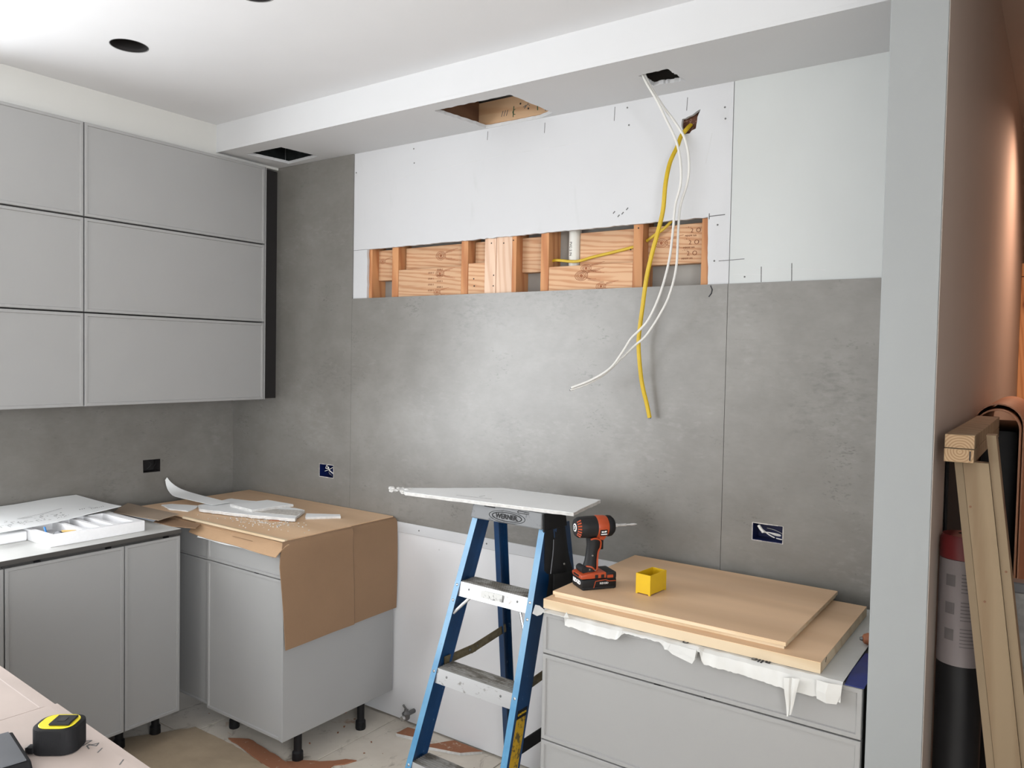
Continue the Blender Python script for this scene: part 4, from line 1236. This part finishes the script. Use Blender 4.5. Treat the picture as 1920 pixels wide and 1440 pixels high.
# curled paper
cl = smooth_path([(0.100, 0, 1.016), (0.108, 0, 0.992), (0.135, 0, 0.968), (0.185, 0, 0.951), (0.26, 0, 0.944), (0.36, 0, 0.939), (0.47, 0, 0.934)], 3)
rws = []
n = len(cl)
for i, p in enumerate(cl):
    f = i / (n - 1)
    wd = 0.005 + 0.040 * min(1, f * 1.9) ** 1.4
    yc = -0.440 + 0.050 * f
    rws.append([(p.x, yc - wd * s, p.z - 0.006 * s * (1 - f)) for s in (1, 0.5, 0, -0.5, -1)])
obj('curled_paper', sheet(rws, 0.0012), 'white_paper', None, True, label='curled strip of white face paper rising from the counter pile', cat='paper')
# crumbs
bm = bmesh.new()
rr = random.Random(77)
for k in range(170):
    x, y = rr.gauss(0.84, 0.13), rr.gauss(-0.45, 0.045)
    if not (0.40 < x < 1.16 and -0.585 < y < -0.10): continue
    s = rr.uniform(0.0008, 0.0032)
    add_box(bm, (-s, -s * 0.7, 0), (s, s * 0.7, s * 0.8), Matrix.Translation((x, y, 0.9127)) @ Matrix.Rotation(rr.uniform(0, PI), 4, 'Z'))
obj('plaster_crumbs', bm, 'gypsum', None, label='white plaster crumbs scattered on the brown hardboard', cat='crumbs', kind='stuff')
obj('wood_splinter', prism([(0.86, -0.425, 0.9128), (0.90, -0.398, 0.9128), (0.896, -0.390, 0.9128), (0.856, -0.414, 0.9128)], (0, 0, 0.004)), 'scratched_wood_debris', None, label='small brown splinter lying among the plaster crumbs', cat='splinter')

# loose cardboard between paper and hardboard
obj('cardboard_piece', sheet([[(0.06, -0.606, 0.918), (0.22, -0.605, 0.917), (0.479, -0.608, 0.921)], [(0.16, -0.70, 0.922), (0.33, -0.68, 0.920), (0.500, -0.665, 0.922)], [(0.254, -0.775, 0.926), (0.38, -0.75, 0.922), (0.517, -0.723, 0.919)]], 0.004), 'cardboard_grey', None, True,
    label='grey-brown loose cardboard piece beside the drawing paper', cat='cardboard')
obj('cardboard_piece', sheet([[(0.400, -0.640, 0.9000), (0.56, -0.615, 0.9000), (0.650, -0.612, 0.9015)], [(0.44, -0.70, 0.897), (0.58, -0.70, 0.898), (0.690, -0.660, 0.898)]], 0.003), 'cardboard_brown', None,
    label='small brown cardboard piece at the inner corner of the worktops', cat='cardboard')

# foam tray
t = thing('foam_tray', 'white foam packing tray with compartments lying under the drawing paper', 'tray', (0.42, -1.0, 0.8945))
Z0, Z1 = 0.8945, 0.9385
tb = obj('tray_body', box((0.285, -1.178, Z0), (0.570, -0.812, Z1), 0.005, 2), 'foam_white', t, True, angle=50)
cut(tb, [box((0.306, a, Z0 + 0.010), (0.548, b, Z1 + 0.02), 0.004, 2) for a, b in ((-1.158, -1.052), (-1.036, -0.985), (-0.968, -0.930), (-0.914, -0.850))])
tb.data.materials.clear(); tb.data.materials.append(MATS['foam_white'])
obj('side_lug', box((0.28, -1.285, Z0), (0.392, -1.1795, Z1 - 0.006), 0.008, 3), 'foam_white', t, True, angle=50)
obj('grey_disc', lathe((0.500, -1.115, 0.912), (0.35, -0.9, 0.25), [(0, 0.0235), (0.010, 0.0235), (0.012, 0.020)], 24), 'lens_grey', None, True, label='dark grey round disc standing in the foam tray', cat='disc')
obj('amber_stick', tube([(0.486, -1.098, 0.929), (0.52, -1.062, 0.929)], 0.006, 8), 'amber_tool', None, label='short amber stick beside the grey disc in the foam tray', cat='stick')
obj('blue_clip', tube([(0.475, -1.148, 0.925), (0.440, -1.140, 0.946)], 0.004, 8), 'blue_tool', None, label='small blue clip standing in the foam tray corner', cat='clip')

# drawing paper on top, leaning up to the wall
rws = []
for i in range(9):
    u = i / 8
    a = V((0.030, -0.826 - 0.50 * u, 0.982 - 0.010 * u))
    b = V((0.297 + 0.115 * min(1, u * 1.25) + 0.02 * u, -0.765 - 0.60 * u, 0.9505 + 0.006 * math.exp(-u * 6)))
    row = []
    for jx in range(7):
        v = jx / 6
        p = a.lerp(b, v)
        p.z += -0.010 * math.sin(v * PI) * (1 - 0.5 * u) + 0.002 * math.sin(u * 9)
        if u < 0.02: p.y += 0.018 * math.sin(v * PI)
        row.append(p)
    rws.append(row)
t = thing('drawing_sheet', 'large white sheet with pencilled layout drawing propped against the left wall', 'drawing', (0.2, -1.05, 0.94))
obj('sheet', sheet(rws, 0.003), 'white_paper', t, True)
def on_sheet(u, v):
    i = min(int(u * 8), 7); fu = u * 8 - i
    jx = min(int(v * 6), 5); fv = v * 6 - jx
    p = rws[i][jx].lerp(rws[i + 1][jx], fu).lerp(rws[i][jx + 1].lerp(rws[i + 1][jx + 1], fu), fv)
    return p + V((0, 0, 0.0034))
dm = []
def ink(pts, wd=0.0018):
    dm.append(stroke([on_sheet(*p) for p in pts], wd, 0.0003, (0, 0, 1)))
ink([(0.30, 0.50), (0.45, 0.56), (0.66, 0.60)]); ink([(0.66, 0.60), (0.56, 0.62)])
rr = random.Random(12)
for k in range(9):
    u0, v0 = 0.42 + 0.05 * k + rr.uniform(-.02, .02), 0.64 + rr.uniform(-0.06, 0.2)
    ink([(u0, v0), (u0 + 0.03, v0 + 0.01), (u0 + 0.03, v0 + 0.08)], 0.0015)
for k in range(26):
    u0, v0 = rr.uniform(0.36, 0.92), rr.uniform(0.60, 0.92)
    ink([(u0, v0), (u0 + rr.uniform(-0.02, 0.02), v0 + rr.uniform(-0.03, 0.03)), (u0 + rr.uniform(-0.015, 0.03), v0 + rr.uniform(-0.02, 0.02))], 0.0012)
for k in range(7):
    ink([(0.085 + 0.015 * k, 0.80 + 0.01 * (k % 3)), (0.09 + 0.015 * k, 0.84)], 0.002)
for k in range(3):
    ink([(0.20 + 0.018 * k, 0.72), (0.205 + 0.018 * k, 0.74)], 0.0035)
ink([(0.16, 0.70), (0.15, 0.80), (0.12, 0.82)], 0.0012)
obj('pencil_drawing', merge(*dm), 'pencil', t)

# ================================================================== OUTLET BOXES
def outlet(label, o, right, up, nrm_in, wd, h, matn, wires):
    """box recessed from the wall face; o lower-left of opening, nrm_in points into wall"""
    o, right, up, n_ = V(o), V(right), V(up), V(nrm_in)
    t = thing('outlet_box', label, 'outlet', o + right * wd / 2, group='open wall outlets')
    bm = bmesh.new()
    th_, dp = 0.003, 0.060
    M = basis(o, right, n_, up)
    add_box(bm, (0, 0.002, -th_), (wd, dp, 0), M); add_box(bm, (0, 0.002, h), (wd, dp, h + th_), M)
    add_box(bm, (-th_, 0.002, -th_), (0, dp, h + th_), M); add_box(bm, (wd, 0.002, -th_), (wd + th_, dp, h + th_), M)
    add_box(bm, (-th_, dp, -th_), (wd + th_, dp + th_, h + th_), M)
    obj('box', bm, matn, t)
    for pts, r, m in wires:
        obj('wire', tube(smooth_path([M @ V(p) for p in pts], 5), r, 7), m, t, True)
    return t
bw = 0.097
outlet('blue outlet box with folded white wires above the plywood boards', (2.799, 0.0, 1.0515), (1, 0, 0), (0, 0, 1), (0, 1, 0), bw - 0.001, 0.053, 'blue_box_plastic', [
    ([(0.016, 0.008, 0.046), (0.024, 0.006, 0.036), (0.034, 0.006, 0.026)], 0.0052, 'cable_white'),
    ([(0.030, 0.006, 0.034), (0.050, 0.008, 0.020), (0.068, 0.010, 0.012)], 0.0020, 'cable_white'),
    ([(0.026, 0.010, 0.024), (0.050, 0.006, 0.027), (0.082, 0.006, 0.025), (0.086, 0.010, 0.021), (0.070, 0.014, 0.020), (0.052, 0.016, 0.024)], 0.0020, 'cable_white'),
    ([(0.040, 0.020, 0.038), (0.066, 0.016, 0.036), (0.092, 0.012, 0.028)], 0.0014, 'dull_steel'),
    ([(0.072, 0.016, 0.010), (0.084, 0.014, 0.009), (0.092, 0.012, 0.009)], 0.0018, 'cable_white')])
outlet('blue outlet box with crossed bare wires above the corner counter', (0.689, 0.0, 1.0405), (1, 0, 0), (0, 0, 1), (0, 1, 0), bw - 0.003, 0.0575, 'blue_box_plastic', [
    ([(0.030, 0.012, 0.040), (0.042, 0.008, 0.056), (0.048, 0.010, 0.040), (0.030, 0.012, 0.039)], 0.0018, 'cable_white'),
    ([(0.052, 0.010, 0.048), (0.062, 0.006, 0.034), (0.086, 0.008, 0.020)], 0.0024, 'cable_white'),
    ([(0.020, 0.016, 0.024), (0.052, 0.010, 0.034), (0.082, 0.010, 0.048)], 0.0016, 'cable_white'),
    ([(0.058, 0.012, 0.032), (0.054, 0.012, 0.020), (0.074, 0.012, 0.008)], 0.0020, 'dull_steel')])
outlet('black empty outlet box on the left wall above the cardboard', (0.0, -0.4985, 1.0415), (0, 1, 0), (0, 0, 1), (-1, 0, 0), 0.087, 0.058, 'near_black', [
    ([(0.030, 0.02, 0.012), (0.048, 0.012, 0.034), (0.040, 0.02, 0.050)], 0.0024, 'charcoal_plastic'),
    ([(0.060, 0.02, 0.010), (0.066, 0.012, 0.030), (0.080, 0.02, 0.045)], 0.0024, 'charcoal_plastic')])
# chipped paper rims round the outlets
for (x0, x1, z0, z1, par) in ((2.797, 2.896, 1.049, 1.106, gp3), (0.687, 0.786, 1.039, 1.101, gp1)):
    cor = [(x0, z0), (x1, z0), (x1, z1), (x0, z1), (x0, z0)]
    ms = []
    rr = random.Random(int(x0 * 100))
    for (a, b), (c, d) in zip(cor[:-1], cor[1:]):
        for k in range(6):
            p, q = k / 6, (k + 0.9) / 6
            ms.append(stroke([(a + (c - a) * p, 0.0001, b + (d - b) * p), (a + (c - a) * q, 0.0001, b + (d - b) * q)], rr.uniform(0.001, 0.0034), 0.0004, (0, -1, 0)))
    obj('chipped_rim', merge(*ms), 'torn_paper', par)

# ================================================================== CEILING FITTINGS
for (x, y, lab) in ((0.933, -1.08, 'dark empty round downlight hole in the ceiling above the wall cabinets'), (1.640, -1.092, 'dark empty round downlight hole cut off by the top photo edge')):
    t = thing('downlight_housing', lab, 'light housing', (x, y, ZC), group='empty ceiling downlight holes')
    obj('can', lathe((x, y, ZC + 0.0002), (0, 0, 1), [(0.0, 0.0598), (0.015, 0.0598), (0.015, 0.063), (0.16, 0.063), (0.16, 0.001)], 36, cap=False), 'near_black', t, True)
    obj('rim_ring', lathe((x, y, ZC - 0.0005), (0, 0, 1), [(0.0, 0.0600), (0.0, 0.0625), (0.0008, 0.0625)], 36, cap=False), 'pencil', t)
# sheet metal box in the left soffit hole
t = thing('duct_box', 'dark sheet-metal box inside the left square hole of the soffit', 'duct', (0.59, -0.15, ZS + 0.0135))
bm = bmesh.new()
z0, z1 = ZS + 0.0135, ZS + 0.115
add_box(bm, (0.440, -0.275, z0), (0.444, -0.020, z1)); add_box(bm, (0.738, -0.275, z0), (0.742, -0.020, z1))
add_box(bm, (0.444, -0.024, z0), (0.738, -0.020, z1)); add_box(bm, (0.444, -0.275, z0), (0.738, -0.271, z1)); add_box(bm, (0.440, -0.275, z1), (0.742, -0.020, z1 + 0.004))
obj('shell', bm, 'duct_dark', t)
obj('corner_seam', tube([(0.447, -0.027, z0), (0.447, -0.027, z1)], 0.0018, 6), 'steel', t)

# cables
def cable(name, label, pts, r, m, flat=1.0, tip=None):
    t = thing(name, label, 'cable', pts[0])
    obj('sheath', tube(smooth_path(pts, 6), r, 8, flat), m, t, True)
    a, b = V(pts[-2]), V(pts[-1])
    d = (b - a).normalized()
    obj('cut_end', tube([b, b + d * 0.004], r * 0.7, 6, flat), 'dull_steel', t)
    return t
w1 = [(2.452, -0.185, 2.62), (2.464, -0.190, 2.559), (2.520, -0.183, 2.462), (2.564, -0.175, 2.400), (2.597, -0.167, 2.343), (2.610, -0.160, 2.275), (2.604, -0.152, 2.209), (2.579, -0.145, 2.136), (2.570, -0.138, 2.061), (2.563, -0.130, 1.940), (2.543, -0.130, 1.854), (2.514, -0.130, 1.793), (2.462, -0.130, 1.716), (2.419, -0.130, 1.680), (2.374, -0.138, 1.636), (2.317, -0.145, 1.583), (2.259, -0.152, 1.548), (2.188, -0.160, 1.521)]
w2 = [(2.452, -0.198, 2.62), (2.457, -0.195, 2.562), (2.513, -0.198, 2.466), (2.540, -0.187, 2.407), (2.570, -0.178, 2.342), (2.585, -0.171, 2.277), (2.586, -0.165, 2.201), (2.566, -0.157, 2.136), (2.557, -0.150, 2.060), (2.543, -0.144, 1.958), (2.515, -0.144, 1.854), (2.479, -0.144, 1.775), (2.450, -0.144, 1.739), (2.412, -0.144, 1.704), (2.384, -0.150, 1.658), (2.341, -0.155, 1.602), (2.273, -0.161, 1.560), (2.195, -0.167, 1.529)]
cable('white_cable', 'white cable hanging from the soffit hole, right-hand one of the pair', w1, 0.0042, 'cable_white')
cable('white_cable', 'white cable hanging from the soffit hole, left-hand one of the pair', w2, 0.0042, 'cable_white')
yl = [(2.535, 0.026, 2.445), (2.528, 0.004, 2.424), (2.516, -0.011, 2.399), (2.513, -0.033, 2.360), (2.497, -0.054, 2.303), (2.490, -0.070, 2.229), (2.483, -0.070, 2.140), (2.464, -0.070, 2.061), (2.449, -0.070, 2.007), (2.427, -0.067, 1.917), (2.411, -0.062, 1.808), (2.400, -0.057, 1.734), (2.395, -0.051, 1.678), (2.403, -0.046, 1.585), (2.412, -0.041, 1.529), (2.423, -0.035, 1.483), (2.434, -0.030, 1.430)]
cable('yellow_cable', 'thick yellow cable hanging from the round hole in the white board', yl, 0.0082, 'cable_yellow', 0.7)
cable('yellow_cable', 'yellow cable running through the studs in front of the white pipe', [(1.968, 0.050, 2.012), (1.99, 0.048, 2.013), (2.062, 0.046, 2.004), (2.10, 0.046, 2.006), (2.143, 0.050, 2.016), (2.233, 0.052, 2.030), (2.329, 0.052, 2.046)], 0.0055, 'cable_yellow', 0.7)
cable('yellow_cable', 'yellow cable rising behind the hanging cables at the right end of the opening', [(2.369, 0.045, 2.060), (2.40, 0.042, 2.078), (2.44, 0.040, 2.100), (2.48, 0.038, 2.135)], 0.0055, 'cable_yellow', 0.7)

# ================================================================== FLOOR LEVEL
t = thing('shutoff_valve', 'small old metal shut-off valve on the low white wall behind the ladder', 'valve', (1.32, -0.04, 0.03))
obj('stub', tube([(1.32, 0.004, 0.062), (1.32, -0.05, 0.062)], 0.010, 12), 'dull_steel', t, True)
obj('valve_body', lathe((1.318, -0.045, 0.038), (0, 0, 1), [(0, 0.010), (0.006, 0.016), (0.03, 0.018), (0.038, 0.010), (0.046, 0.009)], 16), 'dull_steel', t, True)
obj('lever', tube([(1.318, -0.045, 0.084), (1.306, -0.052, 0.104)], 0.0045, 8), 'dull_steel', t)
obj('knob', lathe((1.318, -0.062, 0.052), (0, -1, 0), [(0, 0.012), (0.012, 0.011)], 12), 'steel', t, True)

def flat_piece(name, label, pts, h, m, cat, z=0.0005, seed=1, amp=0.003):
    return obj(name, prism([(p.x, p.y, z) for p in jag([(a, b, 0) for a, b in pts], 0.03, amp, seed)], (0, 0, h)), m, None, label=label, cat=cat)
flat_piece('floor_cardboard', 'flat brown cardboard on the floor below the inner cabinet corner', [(0.43, -0.86), (0.595, -0.595), (0.85, -0.590), (1.07, -0.612), (0.98, -1.05), (0.60, -1.10)], 0.004, 'cardboard_floor', 'cardboard')
flat_piece('floor_cardboard', 'second flat brown cardboard on the floor towards the camera', [(0.86, -0.72), (1.12, -0.60), (1.36, -0.86), (1.05, -1.15)], 0.004, 'cardboard_floor', 'cardboard', z=0.0048, seed=2)
flat_piece('floor_strip', 'reddish-brown wood strip on the floor in front of the corner cabinet', [(0.80, -0.575), (0.872, -0.525), (1.22, -0.56), (1.20, -0.63)], 0.005, 'scratched_wood_debris', 'strip', z=0.0052, seed=3)
flat_piece('floor_strip', 'ragged orange-brown board patch on the floor beside the front leg', [(1.14, -0.535), (1.26, -0.44), (1.345, -0.375), (1.31, -0.45), (1.30, -0.56), (1.20, -0.60)], 0.004, 'scratched_wood_debris', 'strip', seed=4, amp=0.010)
slab('floor_scrap', 'broken plasterboard scrap with brown paper on the floor behind the ladder', [(1.49, -0.135), (1.57, -0.02), (1.72, -0.02), (1.655, -0.085)], 0.0006, 0.014, 41, cat='scrap', topmat='scratched_wood_debris')
slab('floor_scrap', 'small brown broken scrap on the floor left of the ladder rail', [(1.335, -0.125), (1.34, -0.055), (1.385, -0.05), (1.43, -0.10)], 0.0006, 0.016, 43, cat='scrap', topmat='scratched_wood_debris')
bm = bmesh.new()
rr = random.Random(5)
for k in range(60):
    x, y = rr.uniform(0.5, 2.2), rr.uniform(-1.0, -0.05)
    s = rr.uniform(0.0015, 0.006)
    add_box(bm, (-s, -s * 0.6, 0), (s, s * 0.6, s * 0.5), Matrix.Translation((x, y, 0.0005)) @ Matrix.Rotation(rr.uniform(0, PI), 4, 'Z'))
obj('floor_debris', bm, 'scratched_wood_debris', None, label='small bits of debris scattered over the dusty floor', cat='debris', kind='stuff')
# ================================================================== ISLAND IN THE FOREGROUND
ia = math.radians(-3.3)
isl = thing('island_cabinet', 'grey island cabinet in the foreground hidden under the pinkish cardboard', 'cabinet', (2.0, -1.793, 0), ia, local=True)
obj('carcass', box((-1.0, -0.80, 0.10), (0.58, -0.022, 0.90)), 'cabinet_lacquer', isl)
obj('plinth', box((-0.98, -0.76, 0.0), (0.56, -0.06, 0.0995)), 'cabinet_carcass', isl)
cbd = thing('table_cardboard', 'pinkish cardboard cover in the foreground carrying the tape measure', 'cardboard', (2.0, -1.793, 0), ia, local=True)
rws = [[(x, y, z) for x in (-1.0, -0.7, -0.4, -0.027)] for y, z in ((-0.81, 0.9165), (-0.4, 0.9165), (-0.03, 0.9165), (-0.006, 0.9150), (0.0, 0.9080))]
obj('left_flap', sheet(rws, 0.004), 'cardboard_pink', cbd)
rws = [[(x, y, z) for x in (-0.021, 0.2, 0.4, 0.60)] for y, z in ((-0.81, 0.9185), (-0.4, 0.9185), (-0.02, 0.9185), (-0.004, 0.9175), (0.0, 0.9100))]
obj('right_flap', sheet(rws, 0.004), 'cardboard_pink', cbd)
obj('base_layer', box((-1.0, -0.80, 0.9005), (0.59, -0.004, 0.9110)), 'cardboard_pink', cbd)
obj('seam', stroke([(-0.0235, -0.80, 0.9115), (-0.0235, -0.004, 0.9115)], 0.004, 0.0008, (0, 0, 1)), 'cardboard_brown', cbd)
obj('crease', stroke([(-0.98, -0.034, 0.9167), (-0.03, -0.034, 0.9167)], 0.0022, 0.0003, (0, 0, 1)), 'cardboard_light', cbd)
obj('pen_marks', merge(stroke([(0.175, -0.045, 0.9187), (0.190, -0.028, 0.9187), (0.198, -0.046, 0.9187)], 0.0022, 0.0003, (0, 0, 1)),
    stroke([(0.200, -0.038, 0.9187), (0.216, -0.031, 0.9187), (0.209, -0.024, 0.9187), (0.203, -0.042, 0.9187), (0.217, -0.044, 0.9187)], 0.0022, 0.0003, (0, 0, 1)),
    stroke([(0.232, -0.028, 0.9187), (0.242, -0.040, 0.9187)], 0.0020, 0.0003, (0, 0, 1)), stroke([(0.300, -0.022, 0.9187), (0.312, -0.034, 0.9187)], 0.0020, 0.0003, (0, 0, 1))), 'pencil', cbd)

# tape measure
tm = thing('tape_measure', 'black and yellow tape measure lying on the pinkish foreground cardboard', 'tape measure', (2.168, -1.878, 0.9190), math.radians(38), local=True)
def rounded(w_, d_, r_, n=6, corner=(1, 1, 1, 1), bigr=None):
    pts = []
    for ci, (sx, sy) in enumerate(((1, 1), (-1, 1), (-1, -1), (1, -1))):
        rr_ = r_ if corner[ci] else 0.004
        cx, cy = sx * (w_ - rr_), sy * (d_ - rr_)
        a0 = ci * PI / 2
        for k in range(n + 1):
            a = a0 + k / n * PI / 2
            pts.append((cx + rr_ * math.cos(a), cy + rr_ * math.sin(a)))
    return pts
out = rounded(0.0390, 0.0335, 0.024)
obj('case', prism([(x, y, 0.0) for x, y in out], (0, 0, 0.046), 0.004, 2), 'black_rubber', tm, True)
obj('yellow_face', prism([(x * 0.80, y * 0.80, 0.0458) for x, y in out], (0, 0, 0.0022), 0.0008, 1), 'yellow_enamel', tm, True)
cp = obj('belt_clip', box((-0.010, -0.020, 0.0482), (0.026, 0.016, 0.0522), 0.0015, 1), 'charcoal_plastic', tm)
obj('clip_slot', prism([(0.000, -0.010, 0.0523), (0.014, -0.010, 0.0523), (0.014, 0.004, 0.0523), (0.007, 0.008, 0.0523), (0.000, 0.004, 0.0523)], (0, 0, 0.0006)), 'near_black', cp)
obj('blade_lip', box((-0.042, -0.030, 0.002), (-0.030, -0.018, 0.016), 0.002, 1), 'black_plastic', tm)
obj('hook', box((-0.0440, -0.030, 0.000), (-0.0422, -0.018, 0.014)), 'steel', tm)

# dark case in the corner
dc = thing('black_case', 'dark grey hard case at the lower left corner beside the tape measure', 'case', (2.182, -1.977, 0.9190), math.radians(-10), local=True)
obj('case_body', prism([(-0.09, -0.075, 0.0), (0.055, -0.075, 0.0), (0.055, -0.075, 0.008), (0.036, -0.075, 0.024), (-0.09, -0.075, 0.028)], (0, 0.11, 0), 0.004, 2), 'black_rubber', dc)
obj('case_top', prism([(-0.088, -0.070, 0.0282), (0.034, -0.070, 0.0245), (0.034, 0.028, 0.0245), (-0.088, 0.028, 0.0282)], (0, 0, 0.0018)), 'lens_grey', dc)

# ================================================================== HALL BESIDE THE PARTITION
lean = 0.126
def lx(z): return 3.606 - lean * z         # left edge of the leaning post
fr_ = thing('timber_frame', 'pale timber post with projecting double top rail leaning on the partition', 'timber frame', (3.55, -0.5, 0))
def lean_board(x0, x1, y0, y1, z0, z1):
    bm = bmesh.new()
    pts = [(lx(z0) + x0, y0, z0), (lx(z0) + x1, y0, z0), (lx(z1) + x1, y0, z1), (lx(z1) + x0, y0, z1)]
    add_prism(bm, pts, (0, y1 - y0, 0))
    return bm
obj('post_board', lean_board(0.0, 0.0155, -0.600, -0.565, 0.0, 1.424), 'pine_frame', fr_)
obj('post_board', lean_board(0.0163, 0.0645, -0.603, -0.570, 0.0, 1.426), 'pine_frame', fr_)
obj('post_board', lean_board(0.0653, 0.0830, -0.600, -0.545, 0.0, 1.486), 'pine_frame', fr_)
for k, (za, zb) in enumerate(((1.4265, 1.4555), (1.4562, 1.4860))):
    bm = box((3.4095, -0.632 + 0.004 * k, za), (3.4660, 0.14, zb), 0.0012, 1)
    r_ = obj('top_rail', bm, 'pine_frame', fr_)
    obj('sawn_end', box((3.4105, -0.6328 + 0.004 * k, za + 0.001), (3.4650, -0.6320 + 0.004 * k, zb - 0.001)), 'end_grain', r_)
obj('saw_mark', box((3.4570, -0.6335, 1.432), (3.4595, -0.6322, 1.452)), 'near_black', fr_)
for kx, kz in ((0.022, 1.33), (0.030, 1.13), (0.075, 1.20)):
    obj('knot', lathe((lx(kz) + kx, -0.6035 if kx < 0.06 else -0.6005, kz), (0, -1, 0), [(0, 0.0025), (0.0006, 0.0025)], 8), 'pine_dark', fr_)

rl = thing('printed_roll', 'dark roll with red top and white printed label standing behind the timber post', 'roll', (3.452, -0.40, 0))
cx_, cy_, rad = 3.4415, -0.490, 0.0475
obj('roll_core', lathe((cx_, cy_, 0.0), (0, 0, 1), [(0, rad), (1.235, rad), (1.245, rad - 0.006), (1.247, 0.01)], 28), 'black_plastic', rl, True)
obj('red_band', lathe((cx_, cy_, 0.0), (0, 0, 1), [(1.195, rad + 0.0008), (1.237, rad + 0.0008), (1.248, rad - 0.004), (1.2495, 0.012)], 28, cap=False), 'red_print', rl, True)
lb = obj('label', lathe((cx_, cy_, 0.0), (0, 0, 1), [(0.955, rad + 0.0008), (1.194, rad + 0.0008)], 28, cap=False), 'label_shaded_white', rl, True)
def on_roll(a, z, off=0.0018):
    return V((cx_ + (rad + off) * math.sin(a), cy_ - (rad + off) * math.cos(a), z))
def roll_patch(name, a0, a1, z, h):
    bm = bmesh.new()
    g = [[bm.verts.new(on_roll(a0 + (a1 - a0) * i / 4, z + dz)) for i in range(5)] for dz in (0, h)]
    for i in range(4):
        bm.faces.new((g[0][i], g[0][i + 1], g[1][i + 1], g[1][i]))
    obj(name, bm, 'print_grey', lb)
for z in (1.135, 1.072, 1.012):
    roll_patch('printed_picture', -0.62, -0.20, z, 0.026)
    for q in range(6):
        roll_patch('printed_line', 0.05, 0.80, z + 0.028 - q * 0.008, 0.0022)

obj('shade_sheet', box((3.3925, -0.432, 0.002), (3.4000, 0.10, 1.415), 0.002, 1), 'black_cloth', None, label='black sheet added to darken the shaded area behind the printed roll', cat='sheet')  # added sheet that turns the shadowed area beside the post black

ar = thing('bent_sheet', 'copper-brown bent sheet arching over a darkened hollow behind the timber frame', 'sheet', (3.47, 0.4, 0))
def arch(r0, xc, zc, y0, y1, th2):
    rws = []
    prof = [(xc - r0, 0.02)] + [(xc - r0, zc - 0.3), (xc - r0, zc)] + [(xc - r0 * math.cos(a), zc + r0 * math.sin(a)) for a in [PI * k / 14 for k in range(1, 14)]] + [(xc + r0, zc), (xc + r0, zc - 0.3), (xc + r0, 0.02)]
    for y in (y0, y1):
        rws.append([(x, y, z) for x, z in prof])
    return sheet(rws, th2)
obj('outer_sheet', arch(0.0660, 3.4600, 1.456, 0.205, 0.95, 0.004), 'brown_roll_sheet', ar, True)
obj('inner_sheet', arch(0.0590, 3.4600, 1.448, 0.150, 0.90, 0.004), 'brown_roll_sheet', ar, True)
obj('dark_infill', box((3.409, 0.27, 0.003), (3.511, 0.80, 1.44), 0.02, 2), 'black_plastic', None, True, label='black sack added to darken the inside of the bent brown sheet', cat='infill')  # added black block that makes the arch interior dark
st = thing('metal_track', 'grey steel track end leaning at the right photo edge', 'metal bar', (3.56, -0.42, 0))
bm = bmesh.new()
add_prism(bm, [(3.700, -0.43, 0.0), (3.745, -0.43, 0.0), (3.562, -0.43, 1.135), (3.524, -0.43, 1.135)], (0, 0.003, 0))
add_prism(bm, [(3.700, -0.43, 0.0), (3.703, -0.43, 0.0), (3.527, -0.43, 1.135), (3.524, -0.43, 1.135)], (0, 0.035, 0))
obj('track', bm, 'dull_steel', st)
obj('end_cap', box((3.519, -0.436, 1.118), (3.566, -0.39, 1.142), 0.003, 1), 'lens_grey', st)
# wooden framed doorway far down the hall
dw = thing('wood_framing', 'orange lit wood framing far down the hall at the right photo edge', 'wood framing', (3.5, 3.1, 0))
obj('jamb', box((3.392, 2.95, 0), (3.52, 3.06, 2.16)), 'osb_wood', dw)
obj('jamb', box((3.525, 2.98, 0), (3.60, 3.06, 2.16)), 'osb_wood', dw)
obj('head', box((3.392, 2.95, 2.165), (4.34, 3.06, 2.24)), 'osb_wood', dw)
struct('lamp_can', lathe((3.80, 1.75, 2.872), (0, 0, 1), [(0, 0.05), (0.0, 0.06), (0.028, 0.06)], 24, cap=False), 'soffit_paint', bpy.data.objects['ceiling_hall'])

bpy.context.view_layer.update()
